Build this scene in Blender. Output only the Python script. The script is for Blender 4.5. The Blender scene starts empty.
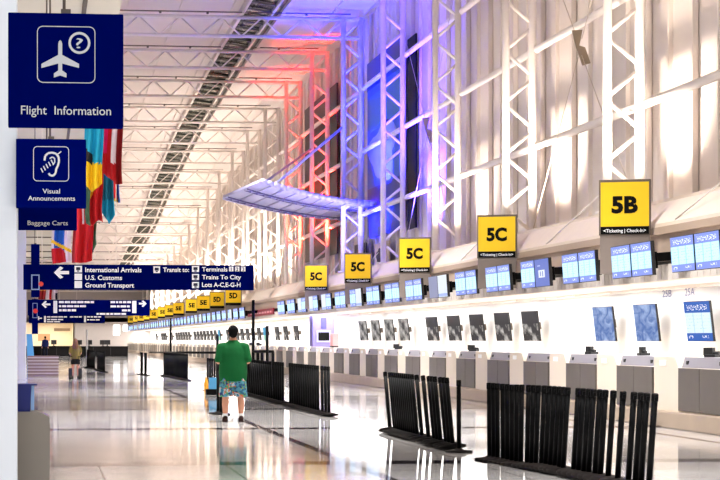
import bpy, bmesh, math, random
from mathutils import Vector, Matrix
random.seed(7)
S = bpy.context.scene
COL = S.collection
PI = math.pi
F = 1900.0; VX, VY = 42.0, 340.0; PSI = math.radians(6.0)
SN, CS = math.sin(PSI), math.cos(PSI)
CAMZ = 1.5

# ------------------------------------------------------------------ placement helpers
def YD(X, D): return (D - X * SN) / CS            # hall coordinate of a point X metres right at depth D
def LX(px, D): return (px - VX) * D / F * CS
def ZH(py, D): return CAMZ + (VY - py) * D / F
def PT(px, py, D):
    X = LX(px, D); return Vector((X, YD(X, D), ZH(py, D)))
def XY(x, D): return Vector((x * CS, YD(x * CS, D), 0))   # x: lateral metres measured square to the lens
def on_plane(px, py, Y):
    u = (px - VX) / F
    X = u * CS * CS * Y / (1 - u * CS * SN); D = X * SN + Y * CS
    return Vector((X, Y, ZH(py, D)))
ONES = 'zeroth first second third fourth fifth sixth seventh eighth ninth tenth eleventh twelfth thirteenth fourteenth fifteenth sixteenth seventeenth eighteenth nineteenth'.split()
TENS = {2: 'twent', 3: 'thirt', 4: 'fort', 5: 'fift', 6: 'sixt', 7: 'sevent', 8: 'eight', 9: 'ninet'}
def nth(n):
    if n < 20: return ONES[n]
    t, o = divmod(n, 10)
    return TENS[t] + 'ieth' if o == 0 else TENS[t] + 'y-' + ONES[o]

# ------------------------------------------------------------------ materials
def srgb(r, g, b):
    f = lambda c: (c / 255 / 12.92) if c <= 10.3 else ((c / 255 + 0.055) / 1.055) ** 2.4
    return (f(r), f(g), f(b), 1)
MATS = {}
def mat(name, col, rough=0.5, metal=0.0, noise=0.06, scale=4.0, coat=0.0, spec=0.5, emit=None, es=0.0, trans=0.0, alpha=1.0):
    if name in MATS: return MATS[name]
    m = bpy.data.materials.new(name); m.use_nodes = True
    nt = m.node_tree; b = nt.nodes['Principled BSDF']
    c = srgb(*col)
    if noise > 0:
        tc = nt.nodes.new('ShaderNodeTexCoord'); n = nt.nodes.new('ShaderNodeTexNoise')
        n.inputs['Scale'].default_value = scale; n.inputs['Detail'].default_value = 4
        r = nt.nodes.new('ShaderNodeValToRGB')
        r.color_ramp.elements[0].color = tuple(x * (1 - noise) for x in c[:3]) + (1,)
        r.color_ramp.elements[1].color = tuple(min(1, x * (1 + noise)) for x in c[:3]) + (1,)
        nt.links.new(tc.outputs['Object'], n.inputs['Vector']); nt.links.new(n.outputs['Fac'], r.inputs['Fac'])
        nt.links.new(r.outputs['Color'], b.inputs['Base Color'])
    else:
        b.inputs['Base Color'].default_value = c
    b.inputs['Roughness'].default_value = rough; b.inputs['Metallic'].default_value = metal
    b.inputs['Coat Weight'].default_value = coat; b.inputs['Specular IOR Level'].default_value = spec
    if trans: b.inputs['Transmission Weight'].default_value = trans
    if emit: b.inputs['Emission Color'].default_value = srgb(*emit); b.inputs['Emission Strength'].default_value = es
    b.inputs['Alpha'].default_value = alpha
    MATS[name] = m; return m

def floor_material():
    m = bpy.data.materials.new('terrazzo_floor'); m.use_nodes = True
    nt = m.node_tree; L = nt.links; b = nt.nodes['Principled BSDF']
    tc = nt.nodes.new('ShaderNodeTexCoord'); sep = nt.nodes.new('ShaderNodeSeparateXYZ'); L.new(tc.outputs['Object'], sep.inputs[0])
    def M(op, a, bb=None, c=None):
        n = nt.nodes.new('ShaderNodeMath'); n.operation = op
        for i, v in enumerate((a, bb, c)):
            if v is None: continue
            if isinstance(v, (int, float)): n.inputs[i].default_value = v
            else: L.new(v, n.inputs[i])
        return n.outputs[0]
    def line(co, per, off, w):                       # 1 within w of every off + k*per
        t = M('PINGPONG', M('SUBTRACT', co, off), per / 2)
        return M('LESS_THAN', t, w)
    x, y = sep.outputs[0], sep.outputs[1]
    joint = M('MAXIMUM', line(x, 1.52, 0.67, 0.012), line(y, 1.5, 23.1, 0.016))
    band = M('MAXIMUM', line(x, 6.1, 3.73, 0.07), line(y, 9.0, 22.98, 0.32))
    thin = line(y, 9.0, 31.9 - 0.0, 0.05)
    n1 = nt.nodes.new('ShaderNodeTexNoise'); n1.inputs['Scale'].default_value = 55; n1.inputs['Detail'].default_value = 3
    n2 = nt.nodes.new('ShaderNodeTexNoise'); n2.inputs['Scale'].default_value = 0.35
    L.new(tc.outputs['Object'], n1.inputs['Vector']); L.new(tc.outputs['Object'], n2.inputs['Vector'])
    r = nt.nodes.new('ShaderNodeValToRGB'); L.new(n1.outputs['Fac'], r.inputs['Fac'])
    r.color_ramp.elements[0].position = .3; r.color_ramp.elements[1].position = .7
    r.color_ramp.elements[0].color = srgb(204, 200, 198); r.color_ramp.elements[1].color = srgb(227, 224, 222)
    def mix(fac, a, col):
        n = nt.nodes.new('ShaderNodeMix'); n.data_type = 'RGBA'
        L.new(fac, n.inputs[0]); L.new(a, n.inputs[6]); n.inputs[7].default_value = col
        return n.outputs[2]
    c = mix(joint, r.outputs['Color'], srgb(158, 148, 142))
    c = mix(band, c, srgb(58, 50, 60)); c = mix(thin, c, srgb(80, 70, 68))
    L.new(c, b.inputs['Base Color'])
    rr = nt.nodes.new('ShaderNodeMapRange'); L.new(n2.outputs['Fac'], rr.inputs[0])
    rr.inputs[1].default_value = .3; rr.inputs[2].default_value = .7; rr.inputs[3].default_value = .05; rr.inputs[4].default_value = .10
    L.new(rr.outputs[0], b.inputs['Roughness'])
    b.inputs['Specular IOR Level'].default_value = .75
    bu = nt.nodes.new('ShaderNodeBump'); n3 = nt.nodes.new('ShaderNodeTexNoise'); n3.inputs['Scale'].default_value = 0.9
    L.new(tc.outputs['Object'], n3.inputs['Vector']); L.new(n3.outputs['Fac'], bu.inputs['Height'])
    bu.inputs['Strength'].default_value = .03; bu.inputs['Distance'].default_value = .03
    L.new(bu.outputs['Normal'], b.inputs['Normal'])
    return m

def screen_material(name, style):
    """A lit screen; the picture or painted reflection is drawn in the panel's own UVs (0..1)."""
    m = bpy.data.materials.new(name); m.use_nodes = True
    nt = m.node_tree; L = nt.links; b = nt.nodes['Principled BSDF']
    uv = nt.nodes.new('ShaderNodeTexCoord'); sep = nt.nodes.new('ShaderNodeSeparateXYZ'); L.new(uv.outputs['UV'], sep.inputs[0])
    def M(op, a, bb=None):
        n = nt.nodes.new('ShaderNodeMath'); n.operation = op
        for i, v in enumerate((a, bb)):
            if v is None: continue
            if isinstance(v, (int, float)): n.inputs[i].default_value = v
            else: L.new(v, n.inputs[i])
        return n.outputs[0]
    def mix(fac, a, col):
        n = nt.nodes.new('ShaderNodeMix'); n.data_type = 'RGBA'
        if isinstance(fac, (int, float)): n.inputs[0].default_value = fac
        else: L.new(fac, n.inputs[0])
        if isinstance(a, tuple): n.inputs[6].default_value = a
        else: L.new(a, n.inputs[6])
        n.inputs[7].default_value = col
        return n.outputs[2]
    def band(co, a, bb): return M('MULTIPLY', M('GREATER_THAN', co, a), M('LESS_THAN', co, bb))
    u, v = sep.outputs[0], sep.outputs[1]
    if style in ('list', 'listblue'):
        hd, mid, tx = ((122, 138, 208), (190, 230, 246), (140, 190, 232)) if style == 'list' else ((24, 92, 186), (226, 248, 255), (190, 225, 250))
        c = mix(band(v, .2, .72), srgb(*hd), srgb(*mid))
        cols = M('LESS_THAN', M('PINGPONG', u, .165), .016)
        c = mix(M('MULTIPLY', cols, band(v, .2, .72)), c, srgb(*tx))
        n = nt.nodes.new('ShaderNodeTexNoise'); n.inputs['Scale'].default_value = 26
        mp = nt.nodes.new('ShaderNodeMapping'); mp.inputs['Scale'].default_value = (.6, 1.4, 1); L.new(uv.outputs['UV'], mp.inputs[0]); L.new(mp.outputs[0], n.inputs['Vector'])
        spk = M('GREATER_THAN', n.outputs['Fac'], .54)
        c = mix(M('MULTIPLY', spk, M('MAXIMUM', M('MULTIPLY', band(v, .78, .92), band(u, .1, .9)), M('MULTIPLY', band(v, .06, .14), M('MAXIMUM', band(u, .08, .25), band(u, .6, .85))))), c, srgb(235, 242, 255))
        rows = M('LESS_THAN', M('PINGPONG', v, .04), .012)
        c = mix(M('MULTIPLY', M('MULTIPLY', rows, spk), band(v, .24, .70)), c, srgb(*tx))
        st = 1.45 if style == 'list' else 1.0
    elif style == 'lavender':
        c = mix(M('MULTIPLY', band(u, .25, .7), band(v, .32, .6)), srgb(116, 132, 208), srgb(240, 245, 255))
        c = mix(M('MULTIPLY', band(u, .36, .42), band(v, .38, .55)), c, srgb(116, 132, 208))
        c = mix(M('MULTIPLY', band(u, .52, .58), band(v, .36, .55)), c, srgb(116, 132, 208))
        c = mix(M('MULTIPLY', band(u, .2, .4), band(v, .74, .78)), c, srgb(200, 212, 245)); st = 1.0
    elif style == 'plain':
        c = mix(0.0, srgb(168, 172, 206), srgb(0, 0, 0)); st = .8
    elif style == 'white':
        c = mix(band(v, .03, .16), srgb(232, 240, 252), srgb(170, 190, 240)); st = 1.0
    elif style == 'water':
        n = nt.nodes.new('ShaderNodeTexNoise'); n.inputs['Scale'].default_value = 3.2; n.inputs['Detail'].default_value = 6; n.inputs['Distortion'].default_value = 1.2
        L.new(uv.outputs['UV'], n.inputs['Vector'])
        r = nt.nodes.new('ShaderNodeValToRGB'); L.new(n.outputs['Fac'], r.inputs['Fac'])
        r.color_ramp.elements[0].position = .38; r.color_ramp.elements[0].color = srgb(70, 112, 186)
        r.color_ramp.elements[1].position = .68; r.color_ramp.elements[1].color = srgb(168, 194, 236)
        c = r.outputs['Color']; st = .85
    elif style in ('dark', 'grey'):
        n = nt.nodes.new('ShaderNodeTexNoise'); n.inputs['Scale'].default_value = 2.2; n.inputs['Detail'].default_value = 3  # painted reflection: pale mottle glowing on a dark face
        L.new(uv.outputs['UV'], n.inputs['Vector'])
        r = nt.nodes.new('ShaderNodeValToRGB'); L.new(n.outputs['Fac'], r.inputs['Fac'])
        r.color_ramp.elements[0].position = .47 if style == 'dark' else .38; r.color_ramp.elements[0].color = srgb(26, 26, 30)
        r.color_ramp.elements[1].position = .62; r.color_ramp.elements[1].color = srgb(215, 212, 206)
        c = mix(M('GREATER_THAN', v, .58 if style == 'dark' else 2), r.outputs['Color'], srgb(14, 14, 18)); st = .75
    elif style == 'teal':
        c = mix(band(v, .0, .4), srgb(58, 160, 205), srgb(150, 214, 190)); st = .9
    L.new(c, b.inputs['Emission Color']); b.inputs['Emission Strength'].default_value = st
    b.inputs['Base Color'].default_value = (.008, .008, .01, 1); b.inputs['Roughness'].default_value = .5; b.inputs['Specular IOR Level'].default_value = .08
    return m

# ------------------------------------------------------------------ mesh builder
class MB:
    def __init__(s): s.bm = bmesh.new(); s.uv = s.bm.loops.layers.uv.new('UVMap')
    def poly(s, pts, m=0, uvs=None):
        try: f = s.bm.faces.new([s.bm.verts.new(p) for p in pts])
        except ValueError: return None
        f.material_index = m
        if uvs:
            for l, q in zip(f.loops, uvs): l[s.uv].uv = q
        return f
    def hexa(s, p, m=0):
        v = [s.bm.verts.new(q) for q in p]
        for idx in ((0, 3, 2, 1), (4, 5, 6, 7), (0, 1, 5, 4), (1, 2, 6, 5), (2, 3, 7, 6), (3, 0, 4, 7)):
            f = s.bm.faces.new([v[i] for i in idx]); f.material_index = m
    def box(s, x0, x1, y0, y1, z0, z1, m=0, M=None, bev=0):
        p = [Vector(q) for q in ((x0, y0, z0), (x1, y0, z0), (x1, y1, z0), (x0, y1, z0), (x0, y0, z1), (x1, y0, z1), (x1, y1, z1), (x0, y1, z1))]
        if M is not None: p = [M @ q for q in p]
        n0 = len(s.bm.verts); e0 = set(s.bm.edges) if bev else None
        s.hexa(p, m)
        if bev:
            bmesh.ops.bevel(s.bm, geom=[e for e in s.bm.edges if e not in e0], offset=bev, segments=2, affect='EDGES', profile=.5, material=-1)
        return s
    def tube(s, a, b, r, seg=8, m=0, r2=None, caps=True):
        a, b = Vector(a), Vector(b); d = b - a
        if d.length < 1e-6: return s
        q = d.to_track_quat('Z', 'Y'); r2 = r if r2 is None else r2
        A, B = [], []
        for i in range(seg):
            t = 2 * PI * i / seg; o = q @ Vector((math.cos(t), math.sin(t), 0))
            A.append(s.bm.verts.new(a + o * r)); B.append(s.bm.verts.new(b + o * r2))
        for i in range(seg):
            f = s.bm.faces.new((A[i], A[(i + 1) % seg], B[(i + 1) % seg], B[i])); f.material_index = m; f.smooth = True
        if caps:
            f = s.bm.faces.new(A[::-1]); f.material_index = m
            f = s.bm.faces.new(B); f.material_index = m
        return s
    def lathe(s, prof, c=(0, 0, 0), seg=16, m=0, M=None):
        rings = []
        for r, z in prof:
            if r < 1e-5:
                q = Vector((c[0], c[1], c[2] + z)); rings.append([s.bm.verts.new(M @ q if M else q)]); continue
            ring = []
            for i in range(seg):
                t = 2 * PI * i / seg; q = Vector((c[0] + r * math.cos(t), c[1] + r * math.sin(t), c[2] + z))
                ring.append(s.bm.verts.new(M @ q if M else q))
            rings.append(ring)
        for R0, R1 in zip(rings, rings[1:]):
            for i in range(seg):
                a, b2, c2, d = R0[i % len(R0)], R0[(i + 1) % len(R0)], R1[(i + 1) % len(R1)], R1[i % len(R1)]
                vs = []
                for v in (a, b2, c2, d):
                    if v not in vs: vs.append(v)
                if len(vs) > 2:
                    try: f = s.bm.faces.new(vs); f.material_index = m; f.smooth = True
                    except ValueError: pass
        return s
    def loft(s, rings, m=0, seg=20, smooth=True):
        """rings: (centre, rx, ry) ellipses lying level"""
        R = []
        for c, rx, ry in rings:
            R.append([s.bm.verts.new((c[0] + rx * math.cos(2 * PI * i / seg), c[1] + ry * math.sin(2 * PI * i / seg), c[2])) for i in range(seg)])
        for A, B in zip(R, R[1:]):
            for i in range(seg):
                f = s.bm.faces.new((A[i], A[(i + 1) % seg], B[(i + 1) % seg], B[i])); f.material_index = m; f.smooth = smooth
        s.bm.faces.new(R[0][::-1]).material_index = m; s.bm.faces.new(R[-1]).material_index = m
        return s
    def ball(s, c, rx, ry, rz, m=0, seg=16):
        n0 = len(s.bm.verts)
        g = bmesh.ops.create_uvsphere(s.bm, u_segments=seg, v_segments=seg // 2 + 2, radius=1)
        for v in g['verts']:
            v.co = Vector((c[0] + v.co.x * rx, c[1] + v.co.y * ry, c[2] + v.co.z * rz))
            for f in v.link_faces: f.material_index = m; f.smooth = True
        return s
    def prism(s, pts, y0, y1, m=0):
        """flat outline (x,z) extruded from y0 to y1 (y0 faces the viewer)"""
        a = [s.bm.verts.new((x, y0, z)) for x, z in pts]; b = [s.bm.verts.new((x, y1, z)) for x, z in pts]
        n = len(pts)
        f = s.bm.faces.new(a); f.material_index = m
        f = s.bm.faces.new(b[::-1]); f.material_index = m
        for i in range(n):
            f = s.bm.faces.new((a[(i + 1) % n], a[i], b[i], b[(i + 1) % n])); f.material_index = m
        return s
    def ringplate(s, outer, inner, y0, y1, m=0):
        n = len(outer)
        V = [[s.bm.verts.new((x, y, z)) for x, z in P] for P, y in ((outer, y0), (inner, y0), (outer, y1), (inner, y1))]
        for i in range(n):
            j = (i + 1) % n
            for q in ((V[0][i], V[0][j], V[1][j], V[1][i]), (V[2][j], V[2][i], V[3][i], V[3][j]), (V[0][j], V[0][i], V[2][i], V[2][j]), (V[1][i], V[1][j], V[3][j], V[3][i])):
                f = s.bm.faces.new(q); f.material_index = m
        return s
    def text(s, body, x0, zb, cap, y, width=None, m=0, bold=.02, depth=.004, align='L', space=1.0):
        cu = bpy.data.curves.new('txt', 'FONT'); cu.body = body; cu.offset = bold; cu.resolution_u = 3; cu.extrude = 0; cu.space_character = space
        o = bpy.data.objects.new('txt', cu); COL.objects.link(o)
        dg = bpy.context.evaluated_depsgraph_get(); me = bpy.data.meshes.new_from_object(o.evaluated_get(dg))
        bpy.data.objects.remove(o); bpy.data.curves.remove(cu)
        xs = [v.co.x for v in me.vertices]
        if not xs: return s
        a, b = min(xs), max(xs); sz = cap / .73; sx = sz if width is None else width / (b - a)
        w = (b - a) * sx; off = x0 if align == 'L' else (x0 - w / 2 if align == 'C' else x0 - w)
        vs = [s.bm.verts.new(((v.co.x - a) * sx + off, y - depth, zb + v.co.y * sz)) for v in me.vertices]
        for p in me.polygons:
            try:
                f = s.bm.faces.new([vs[i] for i in p.vertices]); f.material_index = m
                if f.normal.y > 0: f.normal_flip()
            except ValueError: pass
        bpy.data.meshes.remove(me); return s
    def mesh(s, name, mats):
        bmesh.ops.recalc_face_normals(s.bm, faces=s.bm.faces)
        me = bpy.data.meshes.new(name); s.bm.to_mesh(me); s.bm.free()
        for m in (mats if isinstance(mats, (list, tuple)) else [mats]): me.materials.append(m)
        return me
    def build(s, name, mats, parent=None, loc=(0, 0, 0), rot=(0, 0, 0)):
        o = bpy.data.objects.new(name, s.mesh(name, mats)); COL.objects.link(o)
        o.location = loc; o.rotation_euler = rot
        if parent: o.parent = parent
        return o
def add(name, me, parent=None, loc=(0, 0, 0), rot=(0, 0, 0)):
    o = bpy.data.objects.new(name, me); COL.objects.link(o); o.location = loc; o.rotation_euler = rot
    if parent: o.parent = parent
    return o
def tag(o, label, cat, group=None, kind=None):
    o['label'] = label; o['category'] = cat
    if group: o['group'] = group
    if kind: o['kind'] = kind
    return o
def thing(name, label, cat, loc=(0, 0, 0), rot=(0, 0, 0), group=None):
    o = bpy.data.objects.new(name, None); COL.objects.link(o); o.location = loc; o.rotation_euler = rot
    o.empty_display_size = .1
    return tag(o, label, cat, group)
def struct(mb, name, mats):
    o = mb.build(name, mats); o['kind'] = 'structure'; return o
def dup(root, loc, rot=None, label=None, parts=True):
    r = root.copy(); COL.objects.link(r); r.location = loc
    if rot is not None: r.rotation_euler = rot
    if label: r['label'] = label
    if parts:
        for ch in list(root.children):
            c = ch.copy(); COL.objects.link(c); c.parent = r
            for g in list(ch.children):
                d = g.copy(); COL.objects.link(d); d.parent = c
    return r
def relabel(o, label): o['label'] = label; return o
def remeshed(mb, name, mats, voxel, smooth, parent=None, loc=(0, 0, 0)):
    me = mb.mesh(name, mats); o = bpy.data.objects.new(name, me); COL.objects.link(o)
    r = o.modifiers.new('r', 'REMESH'); r.mode = 'VOXEL'; r.voxel_size = voxel; r.use_smooth_shade = True
    sm = o.modifiers.new('s', 'SMOOTH'); sm.iterations = smooth; sm.factor = .5
    dg = bpy.context.evaluated_depsgraph_get(); m2 = bpy.data.meshes.new_from_object(o.evaluated_get(dg))
    bpy.data.objects.remove(o); m2.name = name
    m2.materials.clear(); [m2.materials.append(x) for x in (mats if isinstance(mats, (list, tuple)) else [mats])]
    for p in m2.polygons: p.use_smooth = True
    return add(name, m2, parent, loc)

# ------------------------------------------------------------------ palette
WHITE = mat('white_paint_steel', (240, 232, 226), .45, noise=.03)
WALLM = mat('warm_white_metal_panel', (232, 222, 214), .55, noise=.05, scale=1.2)
CEIL = mat('off_white_roof_deck', (226, 214, 208), .6, noise=.05, scale=.8)
PLASTER = mat('white_plaster', (244, 244, 244), .6, noise=.02)
PILLAR = mat('pale_blue_white_panel', (226, 231, 238), .5, noise=.02)
SOFFIT = mat('beige_grey_soffit', (218, 212, 200), .7, noise=.05, scale=.7)
JOINT = mat('dark_joint', (92, 84, 76), .7)
FASCIA = mat('taupe_fascia_panel', (186, 164, 146), .55, noise=.05)
FASC_HI = mat('cream_sloped_fascia', (232, 216, 200), .5, noise=.04)
RAILG = mat('pale_striped_rail', (214, 206, 198), .5, noise=.12, scale=9)
BLACK = mat('black_powder_coat', (3, 3, 4), .55, noise=.1, spec=.12)
RUBBER = mat('dark_rubber', (24, 19, 18), .7, noise=.2, scale=20, spec=.2)
DARK = mat('charcoal_plastic', (24, 24, 27), .5, noise=.1)
NAVY = mat('navy_sign_face', (0, 9, 90), .8, noise=.04, spec=.0)
NAVYD = mat('dark_navy_sign_edge', (3, 8, 60), .4)
LETTER = mat('white_sign_lettering', (245, 245, 248), .5, noise=0, emit=(245, 245, 250), es=.2)
LETTER2 = mat('grey_white_lettering', (222, 222, 224), .6, noise=0, spec=.1)
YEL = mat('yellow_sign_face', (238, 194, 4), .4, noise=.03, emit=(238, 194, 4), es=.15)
SGREY = mat('brown_grey_sign_frame', (104, 92, 82), .5)
SGREY2 = mat('grey_sign_pedestal', (132, 120, 112), .5)
BEIGE = mat('cream_laminate', (226, 212, 194), .4, noise=.03, coat=.2)
STEEL = mat('brushed_steel_panel', (108, 101, 95), .45, metal=.4, noise=.10, scale=3)
STEELD = mat('dark_door_gap', (70, 62, 58), .6)
CONS = mat('lilac_grey_console', (150, 147, 156), .4, noise=.05)
PLINTH = mat('worn_beige_plinth', (168, 150, 132), .5, noise=.14, scale=2)
RED = mat('red_sign_board', (150, 16, 50), .4)
def glossy(n, c, r=.5): return mat(n, c, r, noise=.08, scale=6)

# ------------------------------------------------------------------ roof profile along the hall
PROF = [(0, 13.75), (86, 13.72), (95, 13.6), (104, 13.35), (113, 13.15), (122, 12.8), (131, 12.25), (140, 11.8), (149, 11.05), (158, 10.25), (167, 9.85), (180, 9.3), (200, 8.5), (250, 6.6)]
def HB(D):
    for (a, ha), (b, hb) in zip(PROF, PROF[1:]):
        if D <= b: return ha + (hb - ha) * (D - a) / (b - a)
    return PROF[-1][1]
COLX, BACKX, WALLX = 12.2 * CS, 12.92 * CS, 13.55 * CS
def DOF(X, Y): return X * SN + Y * CS
COLD = [41.0 + 8.98 * k for k in range(-1, 22)]                 # column depths
COLY = [YD(COLX, d) for d in COLD]
Y0, Y1 = 6.0, 246.0

# ------------------------------------------------------------------ the setting
fl = MB(); fl.box(-6, 14.2, -4, 252, -.2, 0); struct(fl, 'floor', floor_material())
# roof deck: a ribbed sheet following the profile
c = MB(); ys = [9, 20, 40] + [60 + 4.5 * i for i in range(43)]
for a, b in zip(ys, ys[1:]):
    za, zb = HB(DOF(5, a)) + 1.18, HB(DOF(5, b)) + 1.18
    c.hexa([(-6, a, za), (13.7, a, za), (13.7, b, zb), (-6, b, zb), (-6, a, za + .25), (13.7, a, za + .25), (13.7, b, zb + .25), (-6, b, zb + .25)])
    for i in range(9):                                           # seams running along the hall
        x = -5 + 2.1 * i
        c.hexa([(x, a, za - .06), (x + .08, a, za - .06), (x + .08, b, zb - .06), (x, b, zb - .06), (x, a, za), (x + .08, a, za), (x + .08, b, zb), (x, b, zb)])
struct(c, 'ceiling', CEIL)
# upper wall: ribbed cladding standing on the canopy
w = MB()
yy = -4.0
step = 9.0298 / 6
k = 0
while yy < 250:
    y2 = min(yy + step, 250); za, zb = HB(DOF(13, yy)) + 1.25, HB(DOF(13, y2)) + 1.25
    dx = .05 * (k % 2)
    x0 = WALLX + dx
    w.hexa([(x0, yy, 2.6), (x0 + .2, yy, 2.6), (x0 + .2, y2, 2.6), (x0, y2, 2.6), (x0, yy, za), (x0 + .2, yy, za), (x0 + .2, y2, zb), (x0, y2, zb)])
    w.box(WALLX - .10, WALLX + .02, yy - .045, yy + .045, 4.2, min(za, zb) - .05)
    yy = y2; k += 1
struct(w, 'wall_right', WALLM)
# check-in recess
w = MB(); w.box(14.0 * CS, 14.2 * CS, -4, 246, 0, 2.75); struct(w, 'wall_back', PLASTER)
w = MB(); w.box(11.78 * CS, 14.0 * CS, -4, 246, 2.66, 2.75); struct(w, 'ceiling_recess', PLASTER)
w = MB()                                                       # sloped canopy cover and its taupe front
w.hexa([(11.72 * CS, -4, 3.64), (12.15 * CS, -4, 4.16), (12.15 * CS, 246, 4.16), (11.72 * CS, 246, 3.64), (11.72 * CS, -4, 3.71), (12.15 * CS, -4, 4.24), (12.15 * CS, 246, 4.24), (11.72 * CS, 246, 3.71)])
w.box(12.1 * CS, 13.5 * CS, -4, 246, 4.15, 4.24)
struct(w, 'trim_canopy_slope', FASC_HI)
w = MB(); w.box(11.78 * CS, 11.9 * CS, -4, 246, 3.1, 3.66)
w.box(11.70 * CS, 11.8 * CS, -4, 246, 3.5, 3.64); struct(w, 'trim_canopy_fascia', FASCIA)
w = MB(); w.box(11.9 * CS, 11.96 * CS, -4, 246, 2.85, 3.15); struct(w, 'trim_canopy_gap', DARK)
w = MB(); w.box(11.70 * CS, 11.9 * CS, -4, 246, 2.62, 2.92)
yy = 20
while yy < 120: w.box(11.685 * CS, 11.70 * CS, yy, yy + .05, 2.64, 2.9); yy += .33
struct(w, 'trim_canopy_rail', RAILG)
w = MB(); w.box(10.62 * CS, 13.9 * CS, -4, 246, 0, .29, bev=.03); struct(w, 'baseboard_right', PLINTH)
# left side: mezzanine soffit, wall and two pillars
w = MB(); w.box(-6, 1.41, 9, 142, 7.5, 8.1); struct(w, 'ceiling_left', SOFFIT)
w = MB()
w.box(.72, .80, 9, 142, 7.46, 7.5)
for i in range(16): w.box(-6, 1.40, 12 + 9 * i, 12.15 + 9 * i, 7.44, 7.5)
struct(w, 'trim_soffit_joints', JOINT)
w = MB(); w.box(-6.2, -6, 9, 250, 0, 12.2); struct(w, 'wall_left', PLASTER)
for i, (d0, d1, xr, xl) in enumerate(((19.55, 20.15, -.256, -1.4), (73, 74, -.61, -1.6))):
    w = MB(); w.box(xl, xr, d0, d1, 0, 7.5, bev=.01); w.box(xl - .005, xr + .005, d0 - .005, d0 + .01, 0, .12)
    struct(w, 'pillar_left_%d' % (i + 1), PILLAR)
# end wall with the bright bay on its left
EY = 245.5
GREYW = mat('grey_beige_end_wall', (198, 188, 182), .6, noise=.04)
CREAM = mat('cream_end_wall', (250, 236, 212), .6, noise=.04)
w = MB(); xs = on_plane(73, 340, EY).x
w.box(xs, 14, EY, EY + .3, 0, 16); struct(w, 'wall_end', GREYW)
w = MB(); w.box(-6.2, xs, EY + 5, EY + 5.3, 0, 16); w.box(xs, xs + .2, EY, EY + 5, 0, 16); struct(w, 'wall_end_bay', CREAM)
w = MB(); w.box(-6.2, 14, EY - 5, EY + 5, 3.75, 4.3); w.box(-6.2, 14, EY - 5, EY - 4.8, 3.75, 9); struct(w, 'ceiling_end', GREYW)

# ------------------------------------------------------------------ roof light strip
GLASS = mat('dark_skylight_glass', (40, 46, 42), .2, noise=.5, scale=1.3)
t = thing('roof_skylight', 'long dark ladder-patterned skylight strip running along the white roof', 'skylight', (0, 0, 0))
g, fr, rb = MB(), MB(), MB()
xa, xb = 8.15 * CS, 9.65 * CS
for a, b in zip(ys[2:], ys[3:]):
    if b > 240: break
    za, zb = HB(DOF(9, a)) + 1.08, HB(DOF(9, b)) + 1.08
    g.hexa([(xa, a, za), (xb, a, za), (xb, b, zb), (xa, b, zb), (xa, a, za + .04), (xb, a, za + .04), (xb, b, zb + .04), (xa, b, zb + .04)])
    for x, wd in ((xa - .12, .12), (xb - .38, .09), (xb, .14)):
        fr.hexa([(x, a, za - .16), (x + wd, a, za - .16), (x + wd, b, zb - .16), (x, b, zb - .16), (x, a, za + .1), (x + wd, a, za + .1), (x + wd, b, zb + .1), (x, b, zb + .1)])
    for i in range(3):
        q = (i + .2) / 3; y = a + (b - a) * q; z = za + (zb - za) * q
        rb.tube((xa, y, z - .06), (xb - .35, y + .9, z - .06), .05, 5)
        rb.tube((xa + .3, y, z - .06), (xa + .3, y + .7, z - .06), .04, 5)
g.build('glazing', GLASS, t); fr.build('edge_frame', CEIL, t); rb.build('glazing_bars', mat('grey_green_bar', (104, 104, 92), .5), t)

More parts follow.
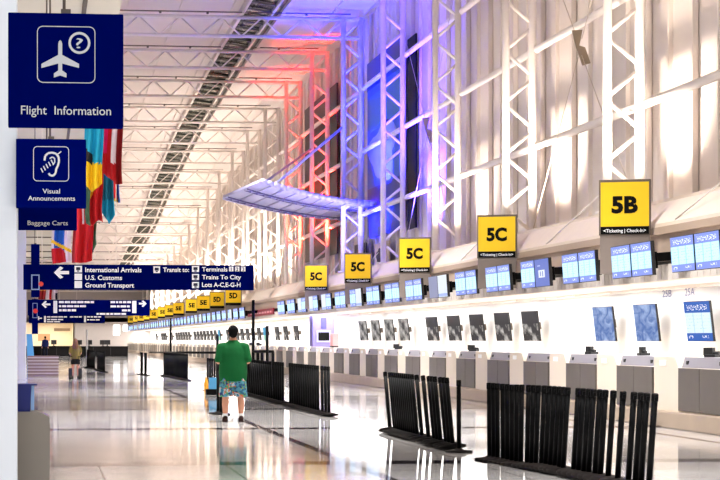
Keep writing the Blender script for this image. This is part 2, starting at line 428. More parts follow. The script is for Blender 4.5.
# ------------------------------------------------------------------ lattice columns and roof trusses
LAT_H = 1.37
def lacing(z0, z1):
    m = MB(); z = z0; s = 0; dx = BACKX - COLX
    while z + LAT_H / 2 < z1:
        a = (.0, 0, z) if s else (dx, 0, z); b = (dx, 0, z + LAT_H / 2 - .08) if s else (0, 0, z + LAT_H / 2 - .08)
        m.tube(a, b, .05, 6); z += LAT_H / 2; s ^= 1
    return m
dx = BACKX - COLX
_bar = [MB().tube((dx, 0, 0), (0, 0, LAT_H / 2 - .08), .05, 7).mesh('diagonal_bar', WHITE), MB().tube((0, 0, 0), (dx, 0, LAT_H / 2 - .08), .05, 7).mesh('diagonal_bar', WHITE)]
GC, GT = 'white lattice columns along the wall', 'white roof trusses across the hall'
for k, (d, y) in enumerate(zip(COLD, COLY)):
    if k == 0: continue                                          # beyond the frame
    ht = HB(d); top = ht + .84
    tint = 'lit blue' if k in (4, 5) else 'lit red' if k in (6, 7) else 'lit white'
    lab = 'white steel lattice column %s, %s along the right wall from the near end' % (tint, nth(k))
    t = thing('lattice_column', lab, 'column', (COLX, y, 4.24), group=GC)
    MB().tube((0, 0, 0), (0, 0, top - 4.24), .1, 12).build('chord', WHITE, t)
    MB().tube((dx, 0, 0), (dx, 0, ht + .84 - 4.24), .11, 12).build('chord', WHITE, t)
    pl = MB(); pl.box(-.22, .22, -.18, .18, 0, .04); pl.box(dx - .22, dx + .22, -.18, .18, 0, .04); pl.build('base_plate', WHITE, t)
    if k < 9:
        z = .1 + (.35 if k % 2 else 0); s = 0
        while z + LAT_H / 2 < ht - 4.24:
            add('diagonal_bar', _bar[s], t, (0, 0, z)); z += LAT_H / 2; s ^= 1
    else:
        lacing(.1, ht - 4.24).build('lacing', WHITE, t)
    # truss
    lab = 'white triangulated roof truss %s, joining the %s lattice column' % ('tinted blue at its right end' if k in (4, 5) else 'tinted red at its right end' if k in (6, 7) else 'spanning the hall', nth(k))
    t = thing('roof_truss', lab, 'truss', (0, y, ht), group=GT)
    xl = -5.9
    MB().tube((xl, 0, 0), (BACKX, 0, 0), .072, 8).build('bottom_chord', WHITE, t)
    MB().tube((xl, 0, .76), (BACKX, 0, .76), .078, 8).build('top_chord', WHITE, t)
    m = MB(); x = COLX; s = 0
    while x > xl + .85:
        m.tube((x, 0, .0 if s else .76), (x - .83, 0, .76 if s else 0), .038, 6); x -= .83; s ^= 1
    m.tube((COLX, 0, 0), (BACKX, 0, .72), .045, 6); m.build('web_bars', WHITE, t)
    cd = MB(); cd.tube((xl, -.2, .93), (12.4, -.2, .93), .03, 6)
    cd.build('conduit', mat('dark_conduit', (120, 106, 100), .6), t)
    lm = MB()
    for x in (1.2, 2.0, 4.7, 6.6, 10.6):
        lm.tube((x, -.2, .93), (x, -.2, .84), .05, 8)
    lm.build('conduit_fittings', mat('dark_fitting', (104, 92, 88), .5), t)
# wall pipes
for z, lab in ((6.6, 'lowest long white pipe running along the panelled right wall'), (9.15, 'middle long white pipe running along the panelled right wall'), (11.7, 'highest long white pipe running along the panelled right wall')):
    m = MB(); yend = COLY[13] if z < 9.3 else COLY[10]
    m.tube((13.02 * CS, 18, z), (13.02 * CS, yend, z), .095, 10)
    tag(m.build('wall_pipe', WHITE), lab, 'pipe', 'pipes along the right wall')
# crossed tension rods with centre plates
ROD = mat('pale_steel_rod', (206, 192, 178), .4, metal=.3)
PLATE = mat('grey_gusset_plate', (158, 142, 122), .45, metal=.3)
for n, k in enumerate((1, 3, 7)):
    ya, yb = COLY[k], COLY[k + 1]; yc = (ya + yb) / 2; x = 12.9 * CS; zc = 8.5
    t = thing('tension_cross', 'thin crossed tension rods with a small centre plate, %s rod cross from the near end' % nth(n + 1), 'bracing', (x, yc, zc), group='rod crosses on the right wall')
    h = (yb - ya) / 2 - .15
    for sy in (-1, 1):
        for sz in (-1, 1):
            MB().tube((0, sy * .16, sz * .2), (0, sy * h, sz * 4.1), .011, 6).build('tension_rod', ROD, t)
    m = MB(); m.prism([(-.20, .42), (.06, .44), (-.02, .06), (.12, .02), (.26, -.36), (.06, -.42), (-.08, -.02), (-.10, .04)], -.02, .02)
    o = m.build('centre_plate', PLATE, t)
for k in range(0, 9):
    d = COLD[k]; a = XY(11.74, d + 3.2); b = XY(12.02, d); 
    m = MB(); m.tube((a.x, a.y, 3.74), (b.x, b.y, 4.62), .016, 6)
    tag(m.build('tie_rod', WHITE), 'thin tie rod from the canopy edge to the %s lattice column' % nth(k) if k else 'thin tie rod over the canopy right of the 5B sign, nearest of its row', 'rod', 'tie rods over the canopy')

# ------------------------------------------------------------------ banners on the wall between columns 4..7
def wall_banner(name, label, d0, d1, z0, z1, blocks, X=13.32):
    a, b = XY(X, d0), XY(X, d1)
    t = thing(name, label, 'banner', (a.x, (a.y + b.y) / 2, z0))
    W = b.y - a.y; H = z1 - z0
    m = MB(); m.box(-.03, .03, -W / 2, W / 2, 0, H); m.build('panel', blocks[0], t)
    for nm, mt, u0, u1, v0, v1, shape in blocks[1:]:             # u from the far edge to the near edge
        q = MB(); ya, yb = W / 2 - u0 * W, W / 2 - u1 * W
        if shape == 'box': q.box(-.045, -.03, yb, ya, v0 * H, v1 * H)
        else:
            n = 28; pts = []
            for i in range(n):
                t_ = 2 * PI * i / n; rr = 1 + .16 * math.sin(3 * t_ + 1) + .1 * math.sin(5 * t_)
                pts.append(((ya + yb) / 2 + (ya - yb) / 2 * rr * math.cos(t_), (v0 + v1) / 2 * H + (v1 - v0) / 2 * H * rr * math.sin(t_)))
            q.prism(pts, -.045, -.03)
            for v in q.bm.verts: v.co = Vector((v.co.y, v.co.x, v.co.z))
        q.build(nm, mt, t)
    return t
wall_banner('wall_banner', 'tall blue picture banner on the blue-lit wall behind two lattice columns', 69.7, 77.6, 5.6, 12.75, [
    glossy('blue_banner_cloth', (36, 104, 190)),
    ('top_band', glossy('dark_teal_band', (20, 74, 116)), 0, 1, .84, 1, 'box'),
    ('text_panel', glossy('mid_blue_panel', (36, 130, 190)), .08, .95, .60, .80, 'box'),
    ('pale_shape', glossy('pale_blue_shape', (166, 184, 214)), .1, .8, .30, .62, 'blob'),
    ('lower_shape', glossy('deep_blue_shape', (14, 56, 128)), .02, .98, .0, .28, 'box'),
    ('wave_line', glossy('teal_streak', (60, 130, 180)), .1, .9, .14, .17, 'box')])
wall_banner('wall_banner', 'narrow black strip beside the tall blue picture banner', 67.5, 69.0, 5.5, 12.4, [BLACK], X=13.3)  # plain black upright strip next to the blue banner
wall_banner('wall_banner', 'tall black banner with rust figures behind the red-lit columns', 85.6, 96.0, 5.4, 13.1, [
    glossy('black_banner_cloth', (20, 14, 20)),
    ('top_band', glossy('slate_band', (52, 44, 62)), 0, 1, .86, 1, 'box'),
    ('rust_shape', glossy('rust_shape', (136, 66, 34)), .25, .6, .3, .6, 'blob'),
    ('rust_shape', glossy('ochre_shape', (160, 110, 60)), .55, .85, .12, .4, 'blob'),
    ('green_shape', glossy('olive_shape', (60, 70, 40)), .1, .4, .08, .28, 'blob')])
wall_banner('small_poster', 'small cream poster on the wall below the blue banner', 72.5, 75.5, 4.25, 5.3, [
    glossy('cream_poster', (226, 206, 150)), ('dark_shape', glossy('brown_blob', (60, 40, 30)), .15, .5, .2, .8, 'blob')], X=13.25)
wall_banner('small_poster', 'small dark poster with an orange shape behind the blue lattice column', 77.6, 80.4, 4.25, 5.5, [
    glossy('dark_poster', (30, 26, 40)), ('orange_shape', glossy('orange_blob', (190, 110, 50)), .2, .7, .3, .8, 'blob')], X=13.25)

# ------------------------------------------------------------------ hanging lattice canopy at the blue columns
BLUE_LIT = mat('blue_lit_white_panel', (190, 188, 218), .5, noise=.06)  # tint of the blue lamp light is put into this base colour
t = thing('hanging_canopy', 'curved lattice canopy jutting from the blue-lit columns into the hall', 'canopy', (0, 0, 0))
NS = 18
def cn(u, w):                       # u 0 at the column, 1 at the tip; w 0 near edge, 1 far edge
    d = 75.0 + 7.4 * w
    x = 12.5 + (8.65 - 12.5) * u if w < .5 else 12.5 + (7.9 - 12.5) * u
    xn, xf = 13.2 - 4.55 * u, 13.2 - 5.35 * u
    x = xn + (xf - xn) * w
    z = 6.80 + (.1 - .1 * w) + .9 * u ** 1.7
    p = XY(x, d); p.z = z; return p
pn, cr = MB(), MB()
EDG = [MB(), MB()]; RLS = [MB() for _ in range(4)]
for i in range(NS):
    u, v = i / NS, (i + 1) / NS
    for (w0, w1) in ((0, 1),):
        A, B, C, D_ = cn(u, w0), cn(v, w0), cn(v, w1), cn(u, w1); h = Vector((0, 0, .06))
        pn.hexa([A, B, C, D_, A + h, B + h, C + h, D_ + h])
    for w_, r, ed in ((0, .10, EDG[0]), (1, .11, EDG[1])):
        ed.tube(cn(u, w_), cn(v, w_), r, 8)
    for w_, rl in zip((.35, .42, .86, .94), RLS):
        a, b = cn(u, w_), cn(v, w_); a.z -= .1; b.z -= .1; rl.tube(a, b, .035, 6)
    if i % 2: a, b = cn(v, .02), cn(v, 1); a.z -= .03; b.z -= .03; cr.tube(a, b, .03, 6)
    a, b = cn(u, .35), cn(v, .42); a.z -= .1; b.z -= .1; cr.tube(a, b, .022, 5)
    a, b = cn(u, .86), cn(v, .94); a.z -= .1; b.z -= .1; cr.tube(a, b, .022, 5)
pn.build('deck_panel', BLUE_LIT, t); [q.build('edge_tube', BLUE_LIT, t) for q in EDG]; cr.build('cross_ribs', mat('lavender_grey_rib', (190, 186, 214), .5), t)
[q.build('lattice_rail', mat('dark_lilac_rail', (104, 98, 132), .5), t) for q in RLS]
for w_, k in ((0.02, 5), (.98, 6)):
    a = cn(.88, w_); b = Vector((COLX, COLY[k], 10.15)); 
    MB().tube(a, b, .055, 8).build('stay_rod', BLUE_LIT, t)

# ------------------------------------------------------------------ monitors along the canopy edge
SCR = {s: screen_material('screen_' + s, s) for s in ('list', 'listblue', 'lavender', 'plain', 'white', 'water', 'dark', 'teal', 'grey')}
def panel_mesh(W, H, scr, depth=.07, bez=.012):
    """screen facing -X, standing on z=0, width along y; u runs from far (left as seen) to near (right as seen)"""
    m = MB(); m.box(0, depth, -W / 2, W / 2, 0, H, 0, bev=.006)
    a, b = W / 2 - bez, -W / 2 + bez
    m.poly([(-.002, a, bez), (-.002, b, bez), (-.002, b, H - bez), (-.002, a, H - bez)], 1, [(0, 0), (1, 0), (1, 1), (0, 1)])
    me = m.mesh('screen', [DARK, SCR[scr]])
    for p in me.polygons:                                        # the lit face looks at -X
        if p.material_index == 1 and p.normal.x > 0: p.flip()
    return me
MON = {s: panel_mesh(1.175, .615, s) for s in ('list', 'lavender', 'plain', 'white')}
MOUNT = MB().box(.09, .22, -.25, .25, .12, .42).box(.2, .86, -.30, .30, .24, .40).mesh('mount_arm', BLACK)
pairs = [35.1 + 3.425 * k for k in range(-1, 16)]
far_pairs = [103.4 + 3.425 * j for j in range(41)]
GM = 'flight monitors along the canopy edge'
n_pair = 0
for d in pairs + far_pairs:
    n_pair += 1
    for side in (0, 1):
        st = 'list'
        if n_pair == 4 and side == 1: st = 'lavender'
        if n_pair == 7: st = 'plain' if side == 0 else 'white'
        if 10 <= n_pair and random.random() < .08: st = 'white'
        p = XY(10.9, d + (.605 if side == 0 else -.605))
        sd = ('far-side', 'near-side')[side]
        look = {'list': 'blue list monitor', 'lavender': 'lavender monitor with white square', 'plain': 'blank lilac monitor', 'white': 'white monitor'}[st]
        lab = '%s, %s screen of the %s pair from the near end' % (look, ('far', 'near')[side], nth(n_pair))
        t = thing('hanging_flight_monitor', lab, 'monitor', (p.x, p.y, 2.66), (0, math.radians(-4), 0), GM)
        add('screen', MON[st], t)
        add('mount_arm', MOUNT, t)

# ------------------------------------------------------------------ yellow row signs
def row_sign(code, d, idx, lab):
    p = XY(11.18, d)
    t = thing('counter_sign', lab, 'sign', (p.x, p.y, 3.51), (0, 0, math.radians(-22)), 'yellow check-in row signs')
    m = MB(); m.box(-.49, .49, -.0, .10, .0, 1.07, bev=.008); m.build('frame', SGREY, t)
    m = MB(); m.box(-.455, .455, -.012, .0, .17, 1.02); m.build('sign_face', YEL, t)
    m = MB(); m.box(-.455, .455, -.012, .0, .02, .165); o = m.build('caption_strip', BLACK, t)
    m = MB(); m.text(code, 0, .44, .31, -.013, .50, align='C', bold=.05); m.build('lettering', BLACK, t)
    if d < 80:
        m = MB(); m.text('\u2039 Ticketing | Check-In \u203a' if False else '<Ticketing | Check-In>', 0, .058, .065, -.013, .80, align='C', bold=.01); m.build('caption_lettering', LETTER, o)
    m = MB(); m.box(-.47, .47, .01, .09, -.74, 0); m.build('pedestal', SGREY2, t)
    return t
for i, (code, d) in enumerate((('5B', 36.45), ('5C', 46.7), ('5C', 57.0), ('5C', 67.25), ('5C', 77.5))):
    row_sign(code, d, i, 'yellow 5B sign nearest the camera above the check-in canopy' if i == 0 else 'yellow 5C sign above the check-in canopy, %s 5C sign from the near end' % nth(i))
for j, t_ in enumerate((109.8, 120.3, 131, 142.5, 154, 165.5, 177, 189, 201, 213, 225, 237)):
    row_sign('5D' if j < 2 else '5E', 103.4 + 3.425 * round((t_ - 104.1) / 3.425) + .80, 5 + j, 'small far yellow sign above the canopy, %s beyond the gap in the monitors' % nth(j + 1))

# speaker boxes on the fascia
SPK = mat('cream_speaker', (228, 216, 196), .5)
spb = MB(); spb.box(-.1, .0, -.17, .17, 0, .30, bev=.02)
sp_me = spb.mesh('speaker_box', SPK)
for i, d in enumerate((39.4, 49.6, 59.9, 70.2)):
    p = XY(11.78, d)
    o = add('speaker_box', sp_me, None, (p.x, p.y, 3.10)); tag(o, 'small cream speaker box on the taupe fascia by the %s yellow sign' % nth(i + 1), 'speaker', 'speakers under the signs')

# ------------------------------------------------------------------ check-in counters
CW = 3.42
def counter_proto():
    t = thing('check_in_counter', 'x', 'counter', (0, 0, 0), group='check-in counters in the long row')
    m = MB()                                       # cream desk: far 38 % of the unit, chamfered toward the near end
    pts = [(-.62, .0), (.68, .0), (.68, .72), (.48, .93), (-.62, .93)]
    for a, b in (((0, .75)),):
        va = [Vector((a, -y, z)) for y, z in pts]; vb = [Vector((b, -y, z)) for y, z in pts]
        va = [Vector((0, -(y) , z)) for y, z in pts]; vb = [Vector((.75, -(y), z)) for y, z in pts]
        A = [m.bm.verts.new(v) for v in va]; B = [m.bm.verts.new(v) for v in vb]; n = len(pts)
        m.bm.faces.new(A); m.bm.faces.new(B[::-1])
        for i in range(n): m.bm.faces.new((A[i], B[i], B[(i + 1) % n], A[(i + 1) % n]))
    m.build('desk', BEIGE, t, (0, 1.07, .29))
    m = MB(); m.box(-.012, 0, -.16, .16, 0, .09); m.build('number_plate', PLASTER, t, (0, 1.2, 1.06))
    for y0, y1 in ((.37, -.66), (-.68, -1.70)):
        m = MB(); m.box(0, .04, y1, y0, 0, .72, bev=.006); m.build('steel_door', STEEL, t, (-.02, 0, .31))
    m = MB(); m.box(.02, .9, -1.71, .38, .0, .72); m.build('bay_body', BEIGE, t, (0, 0, .29))
    m = MB(); m.hexa([(.04, -1.68, .025), (.5, -1.68, .025), (.5, .35, .025), (.04, .35, .025), (.09, -1.68, .205), (.5, -1.68, .205), (.5, .35, .205), (.09, .35, .205)])
    cns = m.build('scale_console', CONS, t, (0, 0, 1.01))
    m = MB()
    for y in (-1.45, .12): m.box(.05, .075, y - .05, y + .05, .08, .14)
    m.build('console_dial', DARK, cns)
    return t
cp = counter_proto()
cen = [31.6 + 3.425 * k for k in range(0, 61)]
for i, d in enumerate(cen):
    p = XY(10.72, d)
    lab = 'cream check-in counter with steel scale doors, %s from the near end of the row' % nth(i + 1)
    o = cp if i == 0 else dup(cp, p, None, lab)
    o.location = p; relabel(o, lab)
    if d > 105:
        for ch in list(o.children):
            if ch.name.startswith(('number_plate',)): bpy.data.objects.remove(ch)
# handsets and keyboards on the counters
PH = MB(); PH.box(-.1, .1, -.11, .11, 0, .05, bev=.01); PH.tube((0, -.13, .07), (0, .13, .07), .03, 8); PH.box(-.04, .04, -.02, .16, .03, .16)
ph_me = PH.mesh('desk_phone', DARK)
for i, d in enumerate((34.9, 38.2, 31.3, 48.6, 58.9, 96.6, 106.8, 100.0)):
    p = XY(11.05, d); p.z = 1.215
    o = add('desk_phone', ph_me, None, p, (0, 0, .3 * i)); tag(o, 'small black desk phone on a counter console, %s from the near end' % nth([2, 3, 1, 4, 5, 6, 8, 7][i]), 'phone', 'phones on the counters')

# ------------------------------------------------------------------ screens on the recess wall
BS = {s: panel_mesh(1.18, .84, s, .05) for s in ('listblue', 'water', 'dark', 'teal')}
BSS = {s: panel_mesh(1.1, .84, s, .05) for s in ('dark', 'teal', 'water', 'grey')}
BSF = {s: panel_mesh(.72, .80, s, .09) for s in ('dark', 'teal')}
back = [('listblue', 40.4), ('water', 43.9), ('water', 47.2), ('dark', 54.3), ('dark', 57.6), ('dark', 61.0), ('dark', 64.4), ('dark', 68.0), ('grey', 73.3), ('grey', 76.4), ('grey', 79.5), ('grey', 82.6), ('dark', 104.5), ('dark', 109.0), ('dark', 113)]
d = 119.0
while d < 236:
    s = 'teal' if (148 < d < 153 or 117 < d < 121) else 'dark'
    if random.random() > .12: back.append((s, d))
    d += 3.425
ARM = MB().box(.05, .30, -.06, .06, .3, .5).mesh('wall_arm', SGREY)
for i, (s, d) in enumerate(back):
    p = XY(13.62, d * 13.62 / 14)
    look = {'listblue': 'blue and white list screen', 'water': 'pale blue patterned screen', 'dark': 'dark screen', 'teal': 'teal screen', 'grey': 'mottled grey screen'}[s]
    t = thing('wall_mounted_screen', '%s on the white recess wall, %s from the near end' % (look, nth(i + 1)), 'screen', (p.x, p.y, 1.47), (0, math.radians(-7), math.radians(7)), 'screens on the recess wall')
    add('screen', BS[s] if d < 70 else (BSF[s] if d > 100 else BSS[s]), t); add('wall_arm', ARM, t)
# position numbers
NUMM = mat('grey_blue_numerals', (126, 132, 170), .6)
def numerals(body, px, d_):
    p = XY(13.99, d_); m = MB(); m.text(body, 0, 0, .17, 0, .62, align='C', bold=.012)
    return m, p
for i, (txt, d) in enumerate((('25A', 41.0), ('25B', 42.5))):
    m, p = numerals(txt, 0, d)
    o = m.build('position_sign', NUMM, None, (p.x - .01, p.y, 2.62 - .02), (0, 0, math.radians(-90)))
    o.location.z = 2.46
    tag(o, 'grey numerals %s high on the white recess wall' % txt, 'number', 'position numbers on the recess wall')

# lavender kiosk in the recess, pink box, red board over the gap
LILAC = mat('lilac_kiosk', (128, 120, 205), .5)
p = XY(12.6, 85.0)
t = thing('lilac_kiosk', 'tall lilac booth with a black screen between the counters', 'kiosk', (p.x, p.y, 0))
m = MB(); m.box(-.5, .5, 0, 1.0, .29, 2.64, bev=.02); m.build('body', LILAC, t)
m = MB(); m.box(-.32, .32, -.05, .0, 1.40, 1.92, bev=.01); fr_ = m.build('screen_frame', mat('pale_lilac_frame', (184, 180, 226), .5), t)
MB().box(-.25, .25, -.06, -.05, 1.47, 1.85).build('screen', BLACK, fr_)
MB().box(-.12, .12, -.03, 0, 2.0, 2.5).build('dark_grille', mat('dark_lilac', (72, 68, 130), .5), t)
p = XY(11.25, 73.3)
m = MB(); m.box(-.1, .14, -.3, .3, 1.26, 1.75, bev=.02); o = m.build('pink_case', mat('pink_case', (222, 160, 160), .5), None, (p.x, p.y, .0))
m = MB(); m.box(-.11, .15, -.31, .31, 1.222, 1.27); m.build('base', DARK, o)
tag(o, 'small pink case on a dark base beside the lilac booth', 'case')
m = MB(); a, b = XY(11.69, 95.6), XY(11.69, 107.4)
m.box(a.x - .05, a.x, a.y, b.y, 2.80, 3.12); o = m.build('red_name_board', RED)
m = MB()
y = a.y + .8
random.seed(3)
while y < b.y - 1: 
    l = random.uniform(.5, 1.2); m.box(a.x - .06, a.x - .05, y, y + l, 2.90, 2.99); y += l + .35
m.build('lettering', mat('pale_pink_letters', (232, 170, 180), .5), o)
tag(o, 'long dark red board with pale lettering on the canopy between the monitors', 'sign')

# ------------------------------------------------------------------ blue hanging signs
def hang_sign(name, label, px0, px1, py0, py1, D, group=None, thick=.09, rods=True):
    """returns (thing, S) with S(px,py) -> sign-local x,z on its front face"""
    c0 = on_plane((px0 + px1) / 2, py1, YD(LX((px0 + px1) / 2, D), D))
    Y = c0.y
    a, b = on_plane(px0, py0, Y), on_plane(px1, py1, Y)
    t = thing(name, label, 'sign', (c0.x, Y, c0.z), group=group)
    def Sx(px, py):
        q = on_plane(px, py, Y); return q.x - c0.x, q.z - c0.z
    H = (a.z - b.z); W = b.x - a.x
    m = MB(); m.box(-W / 2, W / 2, 0, thick, 0, H, bev=.006); bd = m.build('sign_panel', NAVY, t)
    if rods:
        zt = (7.5 if (c0.x + W / 2 < 1.35) else HB(DOF(c0.x, Y)) + 1.15) - c0.z
        if W < 2:
            m = MB(); m.tube((-.01, thick / 2, H), (-.01, thick / 2, zt), .010, 8); m.box(-.03, .03, thick / 2 - .02, thick / 2 + .02, H, H + .03); m.build('hanger_rod', SGREY, t)
        else:
            for q in (-.42, -.1):
                m = MB(); m.tube((W * q, thick / 2, H), (W * q, thick / 2, zt), .012, 8); m.build('hanger_rod', WHITE, t)
    return t, Sx
def rrect(x0, x1, z0, z1, r, n=6):
    out = []
    for cx, cz, a0 in ((x1 - r, z1 - r, 0), (x0 + r, z1 - r, 90), (x0 + r, z0 + r, 180), (x1 - r, z0 + r, 270)):
        for i in range(n + 1):
            a = math.radians(a0 + 90 * i / n); out.append((cx + r * math.cos(a), cz + r * math.sin(a)))
    return out
def circ(cx, cz, r, n=24): return [(cx + r * math.cos(2 * PI * i / n), cz + r * math.sin(2 * PI * i / n)) for i in range(n)]
def sign_frame(m, S_, px0, px1, py0, py1, rpx, wpx):
    x0, z1 = S_(px0, py0); x1, z0 = S_(px1, py1); k = (x1 - x0) / (px1 - px0); r = rpx * k; w = wpx * k
    m.ringplate(rrect(x0, x1, z0, z1, r), rrect(x0 + w, x1 - w, z0 + w, z1 - w, r - w), -.005, 0)
def sign_text(m, S_, body, px0, px1, pyt, pyb, bold=.004):
    x0, z0 = S_(px0, pyb); x1, z1 = S_(px1, pyt)
    m.text(body, x0, z0, z1 - z0, 0, x1 - x0, bold=bold)
def sign_box(m, S_, px0, px1, py0, py1, dy=-.004):
    x0, z1 = S_(px0, py0); x1, z0 = S_(px1, py1); m.box(x0, x1, dy, 0, z0, z1)
def bar(m, p, q, w):
    (x0, z0), (x1, z1) = p, q; d = Vector((x1 - x0, z1 - z0)).normalized(); n = Vector((-d.y, d.x)) * w / 2
    m.prism([(x0 + n.x, z0 + n.y), (x1 + n.x, z1 + n.y), (x1 - n.x, z1 - n.y), (x0 - n.x, z0 - n.y)], -.005, 0)

# 1 flight information
t, Q = hang_sign('hanging_sign', 'large navy Flight Information sign with a plane and question mark, nearest the camera', 8.2, 123.6, 11.5, 127, 11.72, 'square navy hanging signs')
m = MB(); sign_text(m, Q, 'Flight  Information', 21, 111, 106.2, 114.2); m.build('lettering', LETTER2, t)
m = MB(); sign_frame(m, Q, 37, 95.3, 25.8, 83.5, 6, .75)
plane = [(60, 40), (61.6, 41.5), (62.2, 44), (62.2, 55), (79, 64), (79, 68), (62.2, 63.5), (62.2, 70.5), (66.5, 73.5), (66.5, 77.6), (60.6, 75.6)]
left = [(120.4 - x, y) for x, y in plane[::-1]]
m.prism([Q(x, y) for x, y in plane + left], -.005, 0)
cx, cz = Q(79.4, 43); k = Q(80.4, 43)[0] - cx
m.ringplate(circ(cx, cz, 11 * k), circ(cx, cz, 8.6 * k), -.006, 0)
m.text('?', cx, cz - 5.3 * k, 10.6 * k, 0, 7 * k, align='C', bold=.0)
m.build('pictogram', LETTER2, t)
# 2 visual announcements
t, Q = hang_sign('hanging_sign', 'navy Visual Announcements sign with an ear symbol, behind the flight sign', 16, 86.2, 138.4, 208, 19.35, 'square navy hanging signs')
m = MB(); sign_text(m, Q, 'Visual', 42.6, 60, 188.6, 193.4); sign_text(m, Q, 'Announcements', 28, 75, 196, 200.4); m.build('lettering', LETTER2, t)
m = MB(); sign_frame(m, Q, 33.2, 69, 146.2, 181.5, 4, .6)
k = Q(51, 160)[0] - Q(50, 160)[0]
ear = [(44.5, 160.5), (45.2, 156), (48, 153.2), (52, 152.6), (56, 153.6), (58.6, 157), (59, 161.5), (57.8, 166), (56.2, 169), (55.6, 173), (53.6, 175.6), (50.6, 175.6), (48.6, 173.4)]
for a, b in zip(ear, ear[1:]): bar(m, Q(*a), Q(*b), 2.0 * k)
inn = [(49.6, 158.5), (52.4, 157), (54.6, 158.4), (54.8, 162), (53, 165)]
for a, b in zip(inn, inn[1:]): bar(m, Q(*a), Q(*b), 1.2 * k)
for i in range(5):
    x, y = 41.5 + 2.55 * i, 170.2 - 2.1 * i; bar(m, Q(x - .6, y - 2.0), Q(x + 1.4, y + 2.2), 1.1 * k)
bar(m, Q(57.4, 154.6), Q(61.2, 151.4), 1.0 * k)
m.build('pictogram', LETTER2, t)
# 3 baggage carts
t, Q = hang_sign('hanging_sign', 'navy Baggage Carts sign partly hidden behind the Visual Announcements sign', 18.2, 77, 171.5, 230, 23.1, 'square navy hanging signs')
m = MB(); sign_text(m, Q, 'Baggage Carts', 27.6, 67.8, 220.6, 225); m.build('lettering', LETTER2, t)
m = MB(); sign_frame(m, Q, 33, 62, 178, 207, 3, .7); m.build('pictogram', LETTER2, t)
# directional signs
def arrow(m, S_, x0, x1, yc, hh, flip=False):
    a = [(x0, yc), (x0 + hh, yc - hh), (x0 + 1.5 * hh, yc - hh * .75), (x0 + hh * .95, yc - .26 * hh), (x1, yc - .26 * hh), (x1, yc + .26 * hh), (x0 + hh * .95, yc + .26 * hh), (x0 + 1.5 * hh, yc + hh * .75), (x0 + hh, yc + hh)]
    if flip: a = [(x0 + x1 - x, y) for x, y in a]
    m.prism([S_(*q) for q in a], -.006, 0)
GD = 'wide navy directional signs'
t, Q = hang_sign('directional_sign', 'wide navy International Arrivals and Terminals direction sign across the left side', 24, 254.6, 264, 290, 51.0, GD)
m = MB()
for b_, a, e, y0, y1 in (('International Arrivals', 85.2, 141.5, 267.4, 272), ('U.S. Customs', 85.2, 122, 275.2, 279.8), ('Ground Transport', 85.2, 134, 282.8, 287.4), ('Transit to:', 163, 189, 267.4, 271.8), ('Terminals', 202, 227.4, 267, 271.4), ('Trains To City', 202, 241, 274.8, 279.2), ('Lots A-C,E-G-H', 202, 240.5, 282.4, 286.8)):
    sign_text(m, Q, b_, a, e, y0, y1, .018)
m.build('lettering', LETTER, t)
m = MB(); arrow(m, Q, 54, 69, 272.6, 6.2); m.build('arrow', LETTER, t)
m = MB()
for x0, x1, y0, y1 in ((74.5, 82, 265.8, 272.4), (74.5, 82, 273.6, 280), (74.5, 82, 281, 288), (153.4, 160, 266.4, 273), (192, 199, 266, 272), (192, 199, 274, 280), (192, 199, 282, 288), (229, 233.4, 266.6, 271.4), (235, 239.4, 266.6, 271.4), (241, 245.4, 266.6, 271.4)):
    m = MB(); sign_box(m, Q, x0, x1, y0, y1); pg = m.build('pictogram_tile', LETTER, t)
m = MB()
for i, x in enumerate((231.2, 237.2, 243.2)):
    q, z = Q(x, 271); m.text(str(i + 1), q, z, .10, -.005, align='C', bold=.02)
for x, y in ((78.2, 269), (156.7, 269.5), (195.5, 269), (195.5, 277), (195.5, 285)):
    q, z = Q(x, y); m.box(q - .055, q + .055, -.008, -.004, z - .03, z + .05); m.tube((q - .03, -.006, z - .055), (q + .03, -.006, z - .055), .018, 6)
m.build('tile_symbols', NAVYD, t)
def words(m, S_, px0, px1, py0, py1, rnd):
    x = px0
    while x < px1 - .5:
        l = min(rnd.uniform(2.2, 6.5), px1 - x); sign_box(m, S_, x, x + l, py0, py1); x += l + .8
rnd = random.Random(5)
t, Q = hang_sign('directional_sign', 'second wide navy direction sign with arrows at both ends, lower and farther away', 28, 150, 299.6, 315.6, 101.0, GD)
m = MB()
for a, e, y0, y1 in ((59, 94, 301, 303.2), (59, 86, 305.2, 307.2), (59, 77, 309.2, 311.4), (110.5, 131, 301, 303.2), (110.5, 131, 305.4, 307.4), (122, 131, 309.4, 311.4), (96.5, 126, 313, 314.8)): words(m, Q, a, e, y0, y1, rnd)
m.build('lettering', LETTER, t)
m = MB(); arrow(m, Q, 41.6, 50.4, 304.4, 3.6); m.build('arrow', LETTER, t)
m = MB(); arrow(m, Q, 139, 146.6, 303.6, 3.4, True); m.build('arrow', LETTER, t)
for q in ((53.4, 57.2, 300.8, 313), (132.2, 136.4, 300.8, 313)):
    m = MB(); sign_box(m, Q, *q); m.build('pictogram_tile', LETTER, t)
t, Q = hang_sign('directional_sign', 'smallest wide navy direction sign hanging just under the second one', 29, 105, 315.4, 323.2, 148.0, GD)
m = MB()
for a, e, y0, y1 in ((47, 67, 316.3, 317.5), (47, 64, 319, 320.2), (47, 60, 321.2, 322.3), (70, 82, 316.3, 317.5), (87, 101, 316.3, 317.5), (87, 100, 319.2, 320.4)): words(m, Q, a, e, y0, y1, rnd)
m.build('lettering', LETTER, t)
m = MB(); arrow(m, Q, 36.5, 42, 318.2, 2.0); m.build('arrow', LETTER, t)
for q in ((44, 46, 316, 322.4), (84, 86, 316, 322.4)):
    m = MB(); sign_box(m, Q, *q); m.build('pictogram_tile', LETTER, t)
